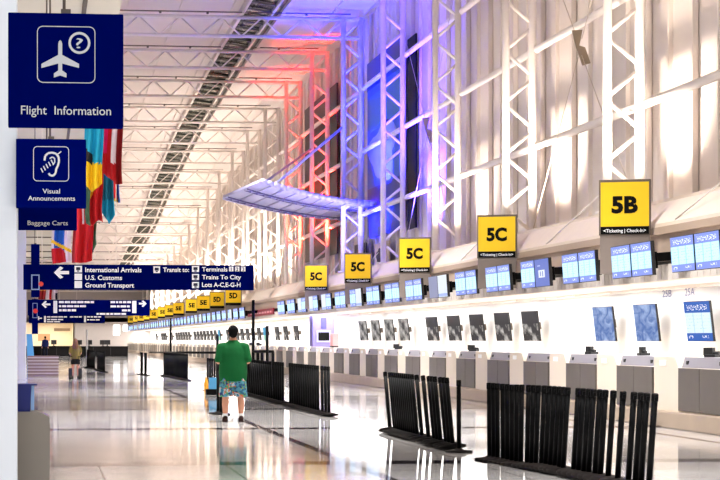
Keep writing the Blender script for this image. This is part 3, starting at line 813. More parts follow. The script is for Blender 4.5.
# blade signs in front of the directional signs' left ends
REDP = mat('red_pictogram', (214, 50, 40), .4, noise=0, emit=(214, 50, 40), es=.2)
for (x0, x1, y0, y1, D, fr0, rx, ry, lab) in ((31, 39.6, 244, 297, 49.2, (31.2, 39.6, 274.5, 290), 41, 284, 'tall narrow navy blade sign with a red dot, before the International Arrivals sign'),
                                         (31.8, 38, 299, 334, 97.5, (32.5, 37.5, 303, 318), 35.4, 311, 'smaller navy blade sign with a red dot, before the second direction sign')):
    t, Q = hang_sign('blade_sign', lab, x0, x1, y0, y1, D, 'navy blade signs', .3)
    m = MB(); x_, z1 = Q(fr0[0], fr0[2]); x2, z0 = Q(fr0[1], fr0[3]); w = .03
    m.ringplate([(x_, z0), (x2, z0), (x2, z1), (x_, z1)], [(x_ + w, z0 + w), (x2 - w, z0 + w), (x2 - w, z1 - w), (x_ + w, z1 - w)], -.02, 0); m.build('pale_frame', mat('pale_blue_line', (150, 170, 220), .5), t)
    m = MB(); cx, cz = Q(rx, ry); r = 2.4 * D / F
    m.prism(circ(cx, cz, r), -.05, 0); m.build('red_pictogram', REDP, t)

# ------------------------------------------------------------------ flags hanging from the mezzanine edge
FM = {n: mat('flag_' + n, c, .75, noise=.1, scale=3) for n, c in dict(teal=(20, 168, 205), black=(30, 20, 22), yellow=(255, 206, 10), red=(206, 14, 26), dred=(150, 8, 18), magenta=(226, 16, 104), white=(240, 226, 238), blue=(16, 90, 190), green=(70, 110, 80), sea=(20, 120, 150), navy=(24, 24, 60), orange=(222, 150, 60), olive=(92, 84, 60)).items()}
def flag(label, px0, px1, py0, py1, D, names, paint, bottom=None, fold=.10, nf=2.3, ph=0.0):
    """cloth between the pixels; paint(u,v)->index (u across, v down); bottom(u)->share of the full length reached there"""
    a, b = PT(px0, py0, D), PT(px1, py1, D)
    W, H = b.x - a.x, a.z - b.z
    t = thing('hanging_flag', label, 'flag', (a.x, a.y, a.z), group='national flags hanging beside the navy signs')
    m = MB(); NU, NV = 30, 36; V = {}
    bot = bottom or (lambda u: 1.0)
    for i in range(NU + 1):
        for j in range(NV + 1):
            u, v = i / NU, j / NV
            x = W * u + .03 * math.sin(5 * v + ph) * (0.3 + v)
            y = fold * math.sin(2 * PI * nf * u + 1.3 * v + ph) * (.55 + .6 * v)
            V[i, j] = m.bm.verts.new((x, y, -H * v * bot(u)))
    for i in range(NU):
        for j in range(NV):
            f = m.bm.faces.new((V[i, j], V[i + 1, j], V[i + 1, j + 1], V[i, j + 1])); f.smooth = True
            u, v = (i + .5) / NU, (j + .5) / NV * bot((i + .5) / NU); f.material_index = paint(u, v)
    o = m.build('cloth', [FM[n] for n in names], t)
    sd = o.modifiers.new('thickness', 'SOLIDIFY'); sd.thickness = .012
    p = MB(); p.tube((-.1, 0, .02), (W + .1, 0, .02), .025, 8)
    zt = (7.5 if a.x < 1.3 else 14.6) - a.z
    p.build('flag_pole', WHITE, t)
    c = MB(); c.tube((W * .5, 0, .03), (W * .5, 0, zt), .008, 5); c.build('cord', WHITE, t)
    return t
flag('teal black and yellow flag beside the Visual Announcements sign, its teal half on top', 84, 103.5, 96, 192, 44.0, ['teal', 'black', 'yellow'],
     lambda u, v: 2 if (v > .66 + .10 * u and u > .12 and v > .98 - 1.3 * u) or (v > .7 and u > .5) else (1 if (v > .52 + .22 * u and u < .5) else 0), lambda u: 1 - .18 * abs(u - .5), ph=.4)
flag('green yellow and red flag below the teal and yellow one', 86.5, 103, 168, 226, 47.5, ['green', 'yellow', 'red'],
     lambda u, v: 0 if u < .22 else (1 if v < .62 - .75 * u + .1 else 2), lambda u: .95 + .05 * math.sin(6 * u), ph=1.2)
flag('sea blue flag with a pointed tip hanging beside the red flags', 99, 114, 138, 224, 52.0, ['sea', 'teal', 'olive'],
     lambda u, v: 2 if u < .1 else (1 if v > .72 else 0), lambda u: .82 + .18 * (1 - abs(u - .62) / .62), ph=2.1)
flag('magenta and red flag with a white stripe, hanging farthest to the right', 96, 123, 92, 184, 46.0, ['magenta', 'red', 'white', 'dred'],
     lambda u, v: 3 if u > .78 else (2 if (u > .60 and v < .78) else (1 if (v > .66 or u > .46) else 0)), lambda u: .80 + .2 * min(1, u * 1.3), ph=.9)
flag('narrow red flag with a blue edge and yellow tip below the magenta flag', 109, 120, 150, 203, 56.0, ['red', 'blue', 'yellow'],
     lambda u, v: 1 if u > .82 else (2 if v > .93 else 0), lambda u: .94 + .06 * u, ph=1.5)
flag('large bright red flag hanging low between the navy signs', 73, 93, 202, 264, 60.0, ['red', 'dred', 'white'],
     lambda u, v: 1 if u < .12 else (2 if (.44 < u < .52 and v < .35) else 0), lambda u: .98 - .12 * max(0, u - .7), ph=.2)
flag('olive green flag edge with a navy foot behind the large red flag', 86, 96.5, 205, 257, 63.0, ['olive', 'navy', 'green'],
     lambda u, v: 1 if (v > .66 and u < .75) else (2 if v > .5 else 0), lambda u: 1 - .5 * max(0, u - .5), ph=1.0)
flag('blue yellow and white flag with a red lower corner beside the Baggage Carts sign', 52, 71.5, 214, 264, 66.0, ['white', 'blue', 'yellow', 'red'],
     lambda u, v: 3 if (v > .68 and u < .70 and v > .50 + .38 * u) else (2 if abs(v - (.60 + .2 * (u - .3))) < .035 else (1 if (v < .78 and .12 < u < .68) else 0)), lambda u: 1 - .06 * u, ph=1.8)
flag('small dark red and white flag below the International Arrivals sign', 46.5, 58, 278, 299.5, 110.0, ['white', 'red', 'navy'],
     lambda u, v: 1 if (.25 < u < .5) else (2 if (u > .8 and v > .7) else 0), ph=.6)
flag('small tan and red flag at the left below the International Arrivals sign', 39, 46, 280, 299.5, 114.0, ['dred', 'orange'], lambda u, v: 1 if v < .55 else 0, ph=.3)

# ------------------------------------------------------------------ stanchions
st_post = MB().tube((0, 0, .03), (0, 0, .93), .031, 14).mesh('post', BLACK)
st_base = MB().lathe([(0, 0), (.182, 0), (.188, .01), (.182, .022), (.07, .032), (.04, .05), (0, .05)], seg=24).mesh('base', RUBBER)
st_head = MB().lathe([(0, .885), (.034, .885), (.035, .90), (.035, .955), (.028, .963), (0, .963)], seg=14).box(-.014, .014, -.042, -.03, .90, .94).mesh('belt_head', BLACK)
def stanchion(loc, rot, label, group):
    t = thing('queue_stanchion', label, 'stanchion', loc, rot, group)
    add('post', st_post, t); add('base', st_base, t); add('belt_head', st_head, t)
    return t
def stanchion_row(tag_, group, P0, P1, xs, lean):
    """P0,P1: (x metres, depth) of the row's far and near end; xs: sight positions of the feet; lean(i,n)->(lateral, along) in degrees"""
    (X0, D0), (X1, D1) = P0, P1; n = len(xs)
    for i, px in enumerate(sorted(xs, reverse=True)):
        u = (px - VX) / F; t = (X0 - u * D0) / (u * (D1 - D0) - (X1 - X0))
        x, d = X0 + t * (X1 - X0), D0 + t * (D1 - D0); p = XY(x, d)
        la, al = lean(n - 1 - i, n)
        rx, ry = math.radians(al), math.radians(la)
        p.z = .178 * abs(math.sin(rx)) + .178 * abs(math.sin(ry)) * .6
        stanchion(p, (rx, ry, 0), 'stanchion in %s, %s from near end' % (tag_, nth(i + 1)), group)
A = [390, 395, 397, 399, 401, 403, 405, 407, 409, 411, 413, 415, 417.4, 422.2, 428.8, 434.6, 437.6, 440.8, 446.4, 449.6, 453, 459]
stanchion_row('the middle cluster before the 5C signs', 'middle cluster of stanchions', (5.62, 31.0), (5.57, 25.4), A, lambda i, n: ((-2.6 if i < n - 1 else 0), -13 if i < n - 1 else -1))
B = [489.5, 493.6, 497.6, 503, 507.4, 511.8, 516.2, 520.6, 527, 531.4, 535.6, 541, 545.4, 550, 554.6, 559, 563, 573.4, 578, 583.6, 588.4, 594.6, 600, 607.8, 617.4, 628, 635, 640.6, 648.6]
stanchion_row('the nearest cluster at the right', 'nearest cluster of stanchions', (5.60, 23.8), (5.95, 18.7), B, lambda i, n: (0, -1 + 13 * min(1, max(0, (i - 4) / 9))))
C = [246 + 2.18 * i for i in range(18)] + [290.5 + 2.3 * i for i in range(13)] + [322.5, 325.8, 329]
stanchion_row('the long cluster right of the person in green', 'long cluster beside the person', (5.56, 51.5), (5.60, 37.0), C, lambda i, n: (-2.0 if i < 13 else .5, -9))
Dd = [164 + 1.22 * i for i in range(20)]
stanchion_row('the cluster left of the person in green', 'cluster left of the person', (5.07, 79.0), (5.34, 70.0), Dd, lambda i, n: (.8, -5))
stanchion_row('the small far group', 'small far group of stanchions', (4.32, 84.5), (4.37, 80.5), [141, 142.4, 144.8, 146.2], lambda i, n: (0, 0))
G = [87.2 + .9 * i for i in range(9)] + [97.6 + .85 * i for i in range(9)]
stanchion_row('the far cluster beside the long-haired person', 'far cluster by the long-haired person', (2.45, 104.0), (2.88, 88.0), G, lambda i, n: (.5, -4))
stanchion_row('the group just left of the person in green', 'group at the left of the person in green', (4.95, 57.0), (5.02, 53.0), [207.8, 210, 212.2, 214.6, 217, 219], lambda i, n: (0, 0))
stanchion(XY(3.60, 38.2), (0, 0, 0), 'black stanchion at the left leg of the person in green, the nearer of two', 'stanchion pair at the left leg')
stanchion(XY(3.58, 38.65), (0, 0, 0), 'black stanchion at the left leg of the person in green, the farther of two', 'stanchion pair at the left leg')
# tall poles with rails
def pole_frame(label, pts, rails):
    t = thing('queue_barrier', label, 'frame', (0, 0, 0), group='tall black queue frames')
    c = XY(LX(pts[0][0], pts[0][1]) / CS, pts[0][1]); t.location = c
    for px, d, py in pts:
        p = XY(LX(px, d) / CS, d) - c; z = ZH(py, d)
        MB().tube((p.x, p.y, .03), (p.x, p.y, z), .05, 10).build('pole', BLACK, t)
        MB().lathe([(0, 0), (.2, 0), (.2, .02), (.05, .05), (0, .05)], (p.x, p.y, 0), 16).build('foot', BLACK, t)
    for (xa_, da, ya), (xb_, db, yb) in rails:
        a, b = PT(xa_, ya, da) - c, PT(xb_, yb, db) - c; a.z = ZH(ya, da); b.z = ZH(yb, db)
        MB().tube(a, b, .045, 8).build('rail', BLACK, t)
    return t
pole_frame('tall black pole frame with a rail right of the person in green', [(253.2, 62.0, 300), (267.2, 60.0, 326), (258, 63, 351), (262, 63, 351), (273, 61, 352)], [((253.2, 62, 351.5), (273, 61, 351.5))])
pole_frame('tall black pole frame with a long low rail left of the person in green', [(170.6, 92.0, 318), (217.4, 68.0, 335)], [((150, 100.0, 352.4), (217.4, 68.0, 352.6))])

# ------------------------------------------------------------------ near-left bin, tray
BIN = mat('warm_grey_bin', (132, 124, 114), .5, noise=.04)
p = on_plane(18, 412, YD(0, 20.3))
x1 = on_plane(49.5, 412, p.y).x; zt = p.z
t = thing('grey_cabinet', 'warm grey cabinet with a sloped corner standing beside the pale pillar', 'cabinet', (0, p.y, 0))
m = MB(); xa = -.9; m.prism([(xa, .0), (x1, .0), (x1, zt - .06), (x1 - .08, zt - .012), (x1 - .13, zt), (xa, zt)], 0, .55); m.build('body', BIN, t)
m = MB(); m.box(x1, x1 + .004, .04, .5, .12, zt - .12); m.build('side_panel', BIN, t)
Yt = p.y + .12
a, b = on_plane(17, 384.4, Yt), on_plane(31.5, 412, Yt)
BLUEB = mat('navy_plastic_tray', (8, 24, 110), .4)
t = thing('document_bin', 'navy blue plastic bin with a lip on top of the grey cabinet', 'bin', (a.x, Yt, zt))
h = a.z - zt; wd = b.x - a.x
m = MB(); m.hexa([(-.2, 0, 0), (wd - .015, 0, 0), (wd - .015, .24, 0), (-.2, .24, 0), (-.2, -.01, h), (wd, -.01, h), (wd, .25, h), (-.2, .25, h)]); m.build('body', BLUEB, t)
m = MB(); m.box(-.21, wd + .06, -.02, .26, h - .012, h + .004); m.build('lip', BLUEB, t)
m = MB(); m.box(wd - .008, wd + .028, .06, .2, .01, h - .014); m.build('clear_sleeve', mat('pale_blue_plastic', (150, 190, 236), .3), t)

# ------------------------------------------------------------------ far end
def along_box(name, label, cat, px0, px1, pyt, D, mt, depth=.8, group=None):
    a = on_plane(px0, 340, YD(LX(px0, D), D)); b = on_plane(px1, 340, a.y); z = ZH(pyt, D)
    t = thing(name, label, cat, (a.x, a.y, 0), group=group); W = b.x - a.x
    m = MB(); m.box(0, W, 0, depth, 0, z - .06); m.build('body', mt, t)
    m = MB(); m.box(-.05, W + .05, -.08, depth + .05, z - .06, z); m.build('worktop', BLACK, t)
    m = MB()
    n = max(2, int(W / 1.2))
    for i in range(1, n): m.box(W * i / n - .02, W * i / n + .02, -.012, 0, .1, z - .1)
    m.build('front_joints', mat('grey_joint', (44, 42, 42), .6), t)
    return t, z
DESKM = mat('black_desk', (15, 13, 14), .5, noise=.15, spec=.15)
dk1, zd = along_box('service_desk', 'long black desk before the grey end wall', 'desk', 76, 128, 346.2, 172.0, DESKM, group='black desks at the far end')
dk2, zd2 = along_box('service_desk', 'long black desk below the cream end bay at the left', 'desk', 26, 72, 346.0, 176.0, DESKM, group='black desks at the far end')
mn = MB(); mn.box(-.28, .28, 0, .06, .14, .56, bev=.01); mn.box(-.05, .05, .02, .06, 0, .16); mn.box(-.14, .14, -.05, .14, 0, .02); mn_me = mn.mesh('desk_computer', DARK)
for i, (px, D, z, w_) in enumerate(((79, 172.3, zd, 'first'), (89, 172.3, zd, 'second'), (103, 172.3, zd, 'third'), (107.4, 172.3, zd, 'fourth'), (54, 176.3, zd2, 'x'))):
    q = on_plane(px, 340, YD(LX(px, D), D)); o = add('desk_computer', mn_me, None, (q.x, q.y, z), (0, 0, .2 * i - .3))
    tag(o, 'black computer monitor on the far black desk, %s from its left end' % w_ if w_ != 'x' else 'black computer monitor on the desk below the cream bay', 'computer', 'computers on the far desks')
def lit_panel(label, px0, px1, py0, py1, mt):
    a, b = on_plane(px0, py1, EY - .12), on_plane(px1, py0, EY - .12)
    m = MB(); m.box(a.x, b.x, EY - .12, EY - .02, a.z, b.z); o = m.build('lit_sign', mt); tag(o, label, 'light panel', 'lit panels on the end wall'); return o
LIT = mat('lit_white_panel', (250, 252, 255), .5, noise=0, emit=(250, 252, 255), es=2.2)
lit_panel('tall white lit panel on the grey end wall', 113.4, 119.8, 325, 335.2, LIT)
lit_panel('squat white lit panel at the end wall corner under the last monitors', 123.2, 130, 325, 331, LIT)
a, b = on_plane(54, 331, EY + 4.95), on_plane(70, 328.2, EY + 4.95)
m = MB(); m.box(a.x, b.x, EY + 4.85, EY + 5, a.z, b.z); o = m.build('wall_grille', mat('brown_grille', (150, 130, 110), .6)); tag(o, 'long brown grille high in the cream end bay', 'grille')
a, b = on_plane(38, 341, EY + 4.95), on_plane(50, 334, EY + 4.95)
m = MB(); m.box(a.x, b.x, EY + 4.9, EY + 5, a.z, b.z); o = m.build('wall_picture', mat('rust_picture', (206, 160, 124), .6)); tag(o, 'rust coloured picture on the cream end bay wall', 'picture')
# low slatted box
p0 = on_plane(27.5, 378, YD(0, 79.0)); p1 = on_plane(58.5, 378, p0.y)
t = thing('slatted_box', 'low wide box with mauve and white horizontal slats left of the long-haired person', 'box', (p0.x, p0.y, 0)); W = p1.x - p0.x
MB().box(0, W, 0, .6, 0, .84).build('body', mat('mauve_box', (150, 126, 124), .5), t)
m = MB()
for i in range(6): m.box(-.01, W + .01, -.03, 0, .10 + .13 * i, .13 + .13 * i)
m.build('pale_slats', mat('pale_slat', (226, 216, 214), .5), t)
# light blue standing board
D = 134.0; a = on_plane(27, 361, YD(LX(27, D), D)); b = on_plane(34.2, 334, a.y)
t = thing('standing_board', 'light blue leaning display board standing beside the far white pillar', 'board', (a.x, a.y, 0))
W = b.x - a.x; Hh = b.z
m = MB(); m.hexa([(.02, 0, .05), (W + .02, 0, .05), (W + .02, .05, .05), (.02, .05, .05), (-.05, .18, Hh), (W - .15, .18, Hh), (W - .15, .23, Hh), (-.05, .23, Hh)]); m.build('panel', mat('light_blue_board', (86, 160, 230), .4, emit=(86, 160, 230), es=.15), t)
m = MB(); m.box(0, W, -.15, .45, 0, .05); m.build('foot', DARK, t)
# white post
p = XY(LX(87, 104) / CS, 104.0)
t = thing('white_post', 'thin white post with a round foot right of the long-haired person', 'post', p)
MB().tube((0, 0, 0), (0, 0, ZH(330, 104)), .05, 10).build('pole', PLASTER, t)
MB().lathe([(0, 0), (.24, 0), (.24, .03), (.06, .07), (0, .07)], seg=16).build('foot', PLASTER, t)
# orange marker and blue bag
p = XY(LX(206.2, 54.5) / CS, 54.5)
t = thing('floor_marker', 'small orange yellow floor marker standing left of the person in green', 'marker', p)
MB().lathe([(0, 0), (.065, 0), (.065, .26), (.045, .31), (.03, .40), (0, .40)], seg=14).build('body', mat('orange_plastic', (232, 160, 24), .45), t)
MB().lathe([(0, .40), (.034, .40), (.034, .43), (0, .43)], seg=12).build('cap', mat('orange_cap', (206, 130, 20), .45), t)
p = XY(LX(213, 52) / CS, 52.0)
t = thing('carry_bag', 'light blue carry bag standing on a dark trolley foot beside the person in green', 'bag', p)
m = MB(); m.hexa([(-.12, -.09, .16), (.12, -.09, .16), (.12, .09, .16), (-.12, .09, .16), (-.10, -.05, .47), (.10, -.05, .47), (.10, .05, .47), (-.10, .05, .47)]); m.build('body', mat('light_blue_bag', (88, 176, 226), .6), t)
m = MB()
for i in range(10):
    a0, a1 = PI * i / 10, PI * (i + 1) / 10
    m.tube((.06 * math.cos(a0), -.05, .46 + .09 * math.sin(a0)), (.06 * math.cos(a1), -.05, .46 + .09 * math.sin(a1)), .008, 6)
m.build('handle', DARK, t)
m = MB(); m.box(-.2, .16, -.11, .11, .0, .16, bev=.01)
m.build('trolley_foot', BLACK, t)

# ------------------------------------------------------------------ people
SKIN = mat('skin', (198, 140, 112), .55, noise=.05)
HAIRB = mat('short_black_hair', (9, 7, 7), .8, noise=.2, scale=60, spec=.1)
def limb(m, pts):
    """pts: (point, radius) chain with round joints"""
    for (a, ra), (b, rb) in zip(pts, pts[1:]):
        m.tube(a, b, ra, 14, r2=rb)
    for p_, r in pts: m.ball(p_, r, r, r, seg=12)
def hand(m, w, d, side):
    """w wrist, d forearm direction: palm, four curled fingers and a thumb"""
    d = Vector(d).normalized(); up = Vector((0, 0, 1)); s = d.cross(up).normalized(); n = s.cross(d)
    w = Vector(w); pc = w + d * .05
    M_ = [(w, .026), (w + d * .045, .036), (w + d * .085, .034)]
    limb(m, M_)
    for i, (o, L_) in enumerate(((-.03, .062), (-.01, .072), (.01, .068), (.03, .052))):
        a = w + d * .085 + s * o; b = a + d * L_ * .5 - n * .012; c_ = b + d * L_ * .32 - n * .03; e = c_ - n * .022
        limb(m, [(a, .0115), (b, .0105), (c_, .0095), (e, .0085)])
    a = w + d * .03 - s * .034 * side; b = a + d * .03 - s * .03 * side; c_ = b + d * .03 - s * .006 * side
    limb(m, [(a, .013), (b, .012), (c_, .010)])
def person(label, loc, rotz, k=1.0, wide=1.0, hair='short', shirt=None, lower='shorts', lowm=None, shoem=None, arms='front', hairm=None, sleeve=.62, skin=None, stride=0.0, voxel=.009):
    t = thing('person', label, 'person', loc, (0, 0, rotz))
    t.scale = (k, k, k); sk = skin or SKIN
    sw = .185 * wide
    b = MB()
    b.loft([((0, 0, .84), .15 * wide, .11), ((0, 0, .95), .175 * wide, .12), ((0, .0, 1.1), .165 * wide, .115), ((0, 0, 1.26), .18 * wide, .115), ((0, 0, 1.35), .165 * wide, .095), ((0, .005, 1.45), .09, .07), ((0, .01, 1.54), .06, .06)])
    limb(b, [((0, .01, 1.46), .06), ((0, .025, 1.58), .058)])
    b.ball((0, .03, 1.645), .076, .095, .112); b.ball((0, .055, 1.60), .06, .07, .065)
    b.tube((0, .118, 1.655), (0, .142, 1.625), .010, 8, r2=.017); b.ball((0, .138, 1.622), .016, .014, .012)
    for s in (-1, 1):
        b.ball((s * .079, .02, 1.635), .012, .022, .032); b.ball((s * .03, .112, 1.655), .018, .012, .010)
    b.ball((0, .118, 1.585), .026, .012, .010)
    fw = []
    for s in (-1, 1):
        sh = (s * sw * .97, 0, 1.365)
        if arms == 'front': el, wr, hd = (s * (sw + .045), -.03, 1.11), (s * (sw - .02), .20, 1.08), (-.35 * s, .9, .1)
        elif arms == 'push': el, wr, hd = (s * (sw + .05), .05, 1.12), (s * (sw + .0), .28, 1.02), (0, 1, 0)
        else: el, wr, hd = (s * (sw + .06), -.02, 1.12), (s * (sw + .07), .05, .88), (0, .1, -1)
        limb(b, [(sh, .062 * (wide + 1) / 2), (el, .046 * (wide + 1) / 2), (wr, .030)]); hand(b, wr, hd, s)
        hx = .095 * wide; st = stride * s
        hip, kn, an = (s * hx, 0, .88), (s * (hx + .02), .01 + st, .48), (s * (hx + .03), -.02 + st * 1.6, .09)
        limb(b, [(hip, .105 * (wide + 1) / 2), (kn, .062), ((s * (hx + .025), -.02 + st * 1.3, .32), .066), (an, .038)])
        limb(b, [(an, .038), ((an[0] + s * .02, an[1] + .13, .045), .036)]); b.ball((an[0], an[1] - .03, .045), .035, .04, .04)
        fw.append((s, sh, el, hip, kn, an))
    remeshed(b, 'body', sk, voxel, 4, t)
    # shirt
    m = MB()
    zb = .74 if lower == 'shorts' else .86
    m.loft([((0, 0, zb), .205 * wide, .15), ((0, 0, .9), .215 * wide, .158), ((0, 0, 1.1), .207 * wide, .152), ((0, 0, 1.26), .21 * wide, .142), ((0, 0, 1.35), .19 * wide, .125), ((0, .005, 1.435), .125 * wide, .095), ((0, .01, 1.50), .076, .072)])
    for s, sh, el, hip, kn, an in fw:
        e2 = Vector(sh).lerp(Vector(el), sleeve if sleeve < 1 else 1)
        L_ = [((sh[0] * .75, 0, sh[2] + .012), .08), (sh, .074 * (wide + 1) / 2), (e2, .072 * (wide + 1) / 2 if sleeve < 1 else .06)]
        limb(m, L_)
        if sleeve >= 1:
            wr = Vector((s * (sw + .0), .26, 1.03)) if arms == 'push' else (Vector((s * (sw - .02), .2, 1.08)) if arms == 'front' else Vector((s * (sw + .07), .05, .9)))
            limb(m, [(e2, .06), (wr, .042)])
    remeshed(m, 'shirt', shirt, .012, 5, t)
    # lower garment
    m = MB()
    if lower == 'shorts':
        m.loft([((0, 0, .70), .19 * wide, .142), ((0, 0, .95), .19 * wide, .14)])
        for s, sh, el, hip, kn, an in fw:
            m.loft([((kn[0] * 1.02, kn[1] * .9, .46), .122 * wide ** .3, .12), ((s * .098 * wide, kn[1] * .4, .72), .112 * wide ** .6, .13), ((s * .092 * wide, 0, .9), .11, .13)])
    elif lower == 'skirt':
        m.loft([((0, 0, .62), .20 * wide, .15), ((0, 0, .80), .20 * wide, .15), ((0, 0, .95), .18 * wide, .135)])
    else:
        m.loft([((0, 0, .74), .185 * wide, .14), ((0, 0, .95), .185 * wide, .138)])
        for s, sh, el, hip, kn, an in fw:
            m.loft([((an[0], an[1], .07), .07, .08), ((kn[0], kn[1], .48), .085, .09), ((s * .095 * wide, 0, .88), .118, .13)])
    remeshed(m, lower, lowm, .012, 4, t)
    # shoes and socks
    for s, sh, el, hip, kn, an in fw:
        m = MB(); m.ball((an[0], an[1] + .05, .045), .052, .145, .05); m.ball((an[0], an[1] - .03, .06), .05, .062, .06)
        m.box(an[0] - .05, an[0] + .05, an[1] - .09, an[1] + .18, 0.0, .03, bev=.01)
        sh_ = remeshed(m, 'shoe', shoem, .008, 3, t)
        if lower == 'shorts':
            m = MB(); m.lathe([(.044, .0), (.05, .07), (.045, .08), (.0, .08)], (an[0], an[1], .08), 16); m.build('sock', PLASTER, t)
    # hair
    m = MB()
    if hair == 'short':
        m.ball((0, .004, 1.675), .096, .104, .096); m.ball((0, -.028, 1.62), .084, .068, .085)
    else:
        m.ball((0, .008, 1.67), .096, .105, .10)
        m.loft([((0, -.07, 1.22), .10, .04), ((0, -.085, 1.32), .135, .055), ((0, -.075, 1.48), .125, .065), ((0, -.045, 1.62), .105, .075), ((0, -.01, 1.70), .09, .08)])
    remeshed(m, 'hair', hairm or HAIRB, .009, 3, t)
    return t
# patterned board shorts
def pattern_mat():
    m = bpy.data.materials.new('patterned_shorts'); m.use_nodes = True; nt = m.node_tree; b = nt.nodes['Principled BSDF']
    tc = nt.nodes.new('ShaderNodeTexCoord'); v = nt.nodes.new('ShaderNodeTexVoronoi'); v.inputs['Scale'].default_value = 13
    n = nt.nodes.new('ShaderNodeTexNoise'); n.inputs['Scale'].default_value = 7
    nt.links.new(tc.outputs['Object'], v.inputs['Vector']); nt.links.new(tc.outputs['Object'], n.inputs['Vector'])
    r = nt.nodes.new('ShaderNodeValToRGB'); r.color_ramp.interpolation = 'CONSTANT'
    e = r.color_ramp.elements
    e[0].color = srgb(26, 88, 118); e[1].position = .40; e[1].color = srgb(66, 134, 154)
    for p_, c_ in ((.54, (24, 44, 104)), (.60, (70, 140, 90)), (.66, (200, 90, 60)), (.70, (170, 192, 196)), (.76, (36, 110, 140))):
        q = e.new(p_); q.color = srgb(*c_)
    mx = nt.nodes.new('ShaderNodeMath'); mx.operation = 'ADD'; sc = nt.nodes.new('ShaderNodeMath'); sc.operation = 'MULTIPLY'; sc.inputs[1].default_value = .35
    sp = nt.nodes.new('ShaderNodeSeparateColor'); nt.links.new(v.outputs['Color'], sp.inputs[0]); nt.links.new(sp.outputs[0], sc.inputs[0])
    nt.links.new(sc.outputs[0], mx.inputs[0]); nt.links.new(n.outputs['Fac'], mx.inputs[1])
    s2 = nt.nodes.new('ShaderNodeMath'); s2.operation = 'MULTIPLY'; s2.inputs[1].default_value = .85; nt.links.new(mx.outputs[0], s2.inputs[0])
    nt.links.new(s2.outputs[0], r.inputs['Fac']); nt.links.new(r.outputs['Color'], b.inputs['Base Color']); b.inputs['Roughness'].default_value = .8
    return m
def cloth_mat(n, c): return mat(n, c, .85, noise=.12, scale=9, spec=.2)
person('person in a green t-shirt and patterned teal shorts standing with their back turned', XY(3.5, 34.8), -.05, 1.0, 1.22, 'short', cloth_mat('green_tshirt', (10, 88, 42)), 'shorts', pattern_mat(), cloth_mat('dark_brown_shoe', (52, 36, 34)), 'front', sleeve=.85)
person('person with long brown hair in an olive top and black skirt walking away', XY(LX(75.4, 74) / CS, 74.0), 0.0, .885, 1.02, 'long', cloth_mat('olive_top', (120, 106, 52)), 'skirt', cloth_mat('black_skirt', (24, 22, 26)), cloth_mat('black_shoe', (20, 18, 20)), 'push', hairm=mat('long_brown_hair', (112, 74, 36), .6, noise=.25, scale=40), sleeve=.7, stride=.04, voxel=.011)
person('person in dark blue clothes standing at the far left desk', XY(LX(45.2, 170) / CS, 170.0), .3, 1.04, 1.12, 'short', cloth_mat('dark_blue_jacket', (26, 40, 104)), 'trousers', cloth_mat('navy_trousers', (20, 24, 46)), cloth_mat('black_boot', (16, 16, 18)), 'down', sleeve=1.0, voxel=.012)
# luggage beside the long-haired person
for i, (px, lab) in enumerate(((70.4, 'black wheeled suitcase at the left of the long-haired person'), (80.2, 'black wheeled suitcase at the right of the long-haired person'))):
    p = XY(LX(px, 72.6) / CS, 72.6)
    t = thing('wheeled_suitcase', lab, 'suitcase', p, group='suitcases beside the long-haired person')
    MB().box(-.07, .07, -.13, .13, .05, .42, bev=.02).build('body', DARK, t)
    m = MB(); m.tube((-.07, .12, .5), (-.07, .12, .86), .01, 6); m.tube((.07, .12, .5), (.07, .12, .86), .01, 6); m.tube((-.08, .12, .86), (.08, .12, .86), .015, 8); m.build('handle', BLACK, t)
    for y in (-.11, .11): MB().tube((-.06, y, .03), (.06, y, .03), .03, 10).build('wheel', BLACK, t)

# ------------------------------------------------------------------ light
def light(kind, name, loc, rot, energy, color, **kw):
    L_ = bpy.data.lights.new(name, kind); L_.energy = energy; L_.color = color
    for a, v in kw.items(): setattr(L_, a, v)
    o = bpy.data.objects.new(name, L_); COL.objects.link(o); o.location = loc; o.rotation_euler = rot; return o
WARM = (1, .84, .70); NEUT = (1, .985, .97)
for k, (d, y) in enumerate(zip(COLD, COLY)):
    if k > 20: break
    col, e, ss, dy, x, tilt, roll = WARM, 1700, 118, 1.1, 12.15, 4, 12
    if k >= 8: e, ss, x, roll = 2300, 130, 12.3, 0
    if k == 3: e = 900
    if k == 4: col, e, ss, dy, tilt = (.03, .02, 1), 22000, 68, 3.0, 12
    if k == 4: roll = 14
    if k == 5: col, e, ss, dy, tilt = (.015, .02, 1), 46000, 58, 4.9, 22
    if k == 5: roll = 12
    if k in (6, 7): col, e, ss, x, roll = (1, .025, .012), 26000, 32, 12.6, 2
    if k in (6, 7): tilt, dy = 1, .5
    light('SPOT', 'wall_uplight', (x * CS, y - dy, 4.45), (PI - math.radians(tilt), math.radians(roll), 0), e, col, spot_size=math.radians(ss), spot_blend=.8, shadow_soft_size=.12)
ymid = (COLY[3] + COLY[4]) / 2
light('SPOT', 'wall_uplight', (12.5 * CS, ymid + 1.2, 4.45), (PI - math.radians(4), math.radians(8), 0), 17000, (.10, .03, 1), spot_size=math.radians(80), spot_blend=.8, shadow_soft_size=.12)
light('SPOT', 'wall_uplight', (12.6 * CS, COLY[5] - 1.0, 4.45), (PI - math.radians(4), math.radians(6), 0), 5000, (.02, .025, 1), spot_size=math.radians(70), spot_blend=.8, shadow_soft_size=.12)
cp_ = XY(11.9, 72.5); tg = XY(9.6, 78.5) - cp_; tg.z = 3.0
lo = light('SPOT', 'canopy_uplight', (cp_.x, cp_.y, 4.3), (0, 0, 0), 2300, (.36, .32, 1), spot_size=math.radians(75), spot_blend=.7, shadow_soft_size=.12)
lo.rotation_euler = tg.to_track_quat('-Z', 'Y').to_euler()
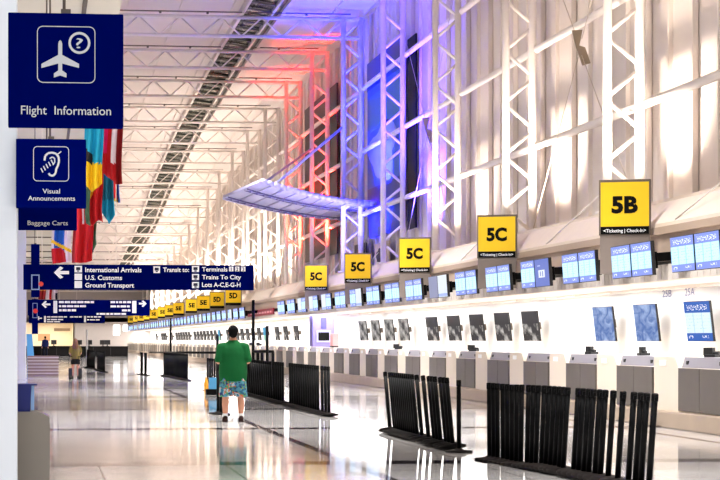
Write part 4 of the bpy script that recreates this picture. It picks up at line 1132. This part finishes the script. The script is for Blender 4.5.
# long lamps inside the check-in recess
for i in range(12):
    d = 20 + 19 * i
    light('AREA', 'recess_lamp', (12.6 * CS, d + 9, 2.64), (0, 0, 0), 760, (1, .99, .98), shape='RECTANGLE', size=1.2, size_y=18)
# added spots under the roof to brighten the floor
for i in range(11):
    y = 14 + 20 * i
    light('SPOT', 'floor_fill', (5.5, y, HB(y) - .2), (0, 0, 0), 14000, NEUT, spot_size=math.radians(80), spot_blend=.9, shadow_soft_size=.5)
for yy_, ee_ in ((15.0, 150), (36.0, 420), (60.0, 200)): light('AREA', 'left_fill', (-1.2, yy_, 7.3), (math.radians(42), 0, 0), ee_, (.93, .96, 1), shape='RECTANGLE', size=3, size_y=1.2)  # added fill areas under the soffit, brightening pillar and flags
for i in range(18):
    y = 26 + 12 * i
    lo = light('SPOT', 'counter_fill', (2.5, y, HB(y) - .3), (0, 0, 0), 4200, NEUT, spot_size=math.radians(46), spot_blend=.6, shadow_soft_size=.3)  # added spot that brightens the counter fronts
    lo.rotation_euler = Vector((8.6, 5, 1.0 - HB(y))).to_track_quat('-Z', 'Y').to_euler()
light('AREA', 'bay_lamp', (0, EY + 1.5, 3.6), (0, 0, 0), 420, (1, .86, .66), shape='RECTANGLE', size=7, size_y=3)
light('AREA', 'end_lamp', (7, EY - 2.5, 3.7), (0, 0, 0), 200, NEUT, shape='RECTANGLE', size=10, size_y=2)
wd = bpy.data.worlds.new('daylight'); S.world = wd; wd.use_nodes = True
bg = wd.node_tree.nodes['Background']; bg.inputs[0].default_value = (.92, .95, 1, 1); bg.inputs[1].default_value = .9

# ------------------------------------------------------------------ camera
cd = bpy.data.cameras.new('camera'); cam = bpy.data.objects.new('camera', cd); COL.objects.link(cam)
cam.location = (0, 0, CAMZ); cam.rotation_euler = (PI / 2, 0, -PSI)
cd.sensor_width = 36; cd.lens = 36 * F / 720
cxp = VX + F * math.tan(PSI)
cd.shift_x = (360 - cxp) / 720; cd.shift_y = (VY - 240) / 720
cd.clip_end = 600; S.camera = cam
S.view_settings.view_transform = 'Standard'; S.view_settings.look = 'None'; S.view_settings.gamma = 1; S.view_settings.exposure = 0.08
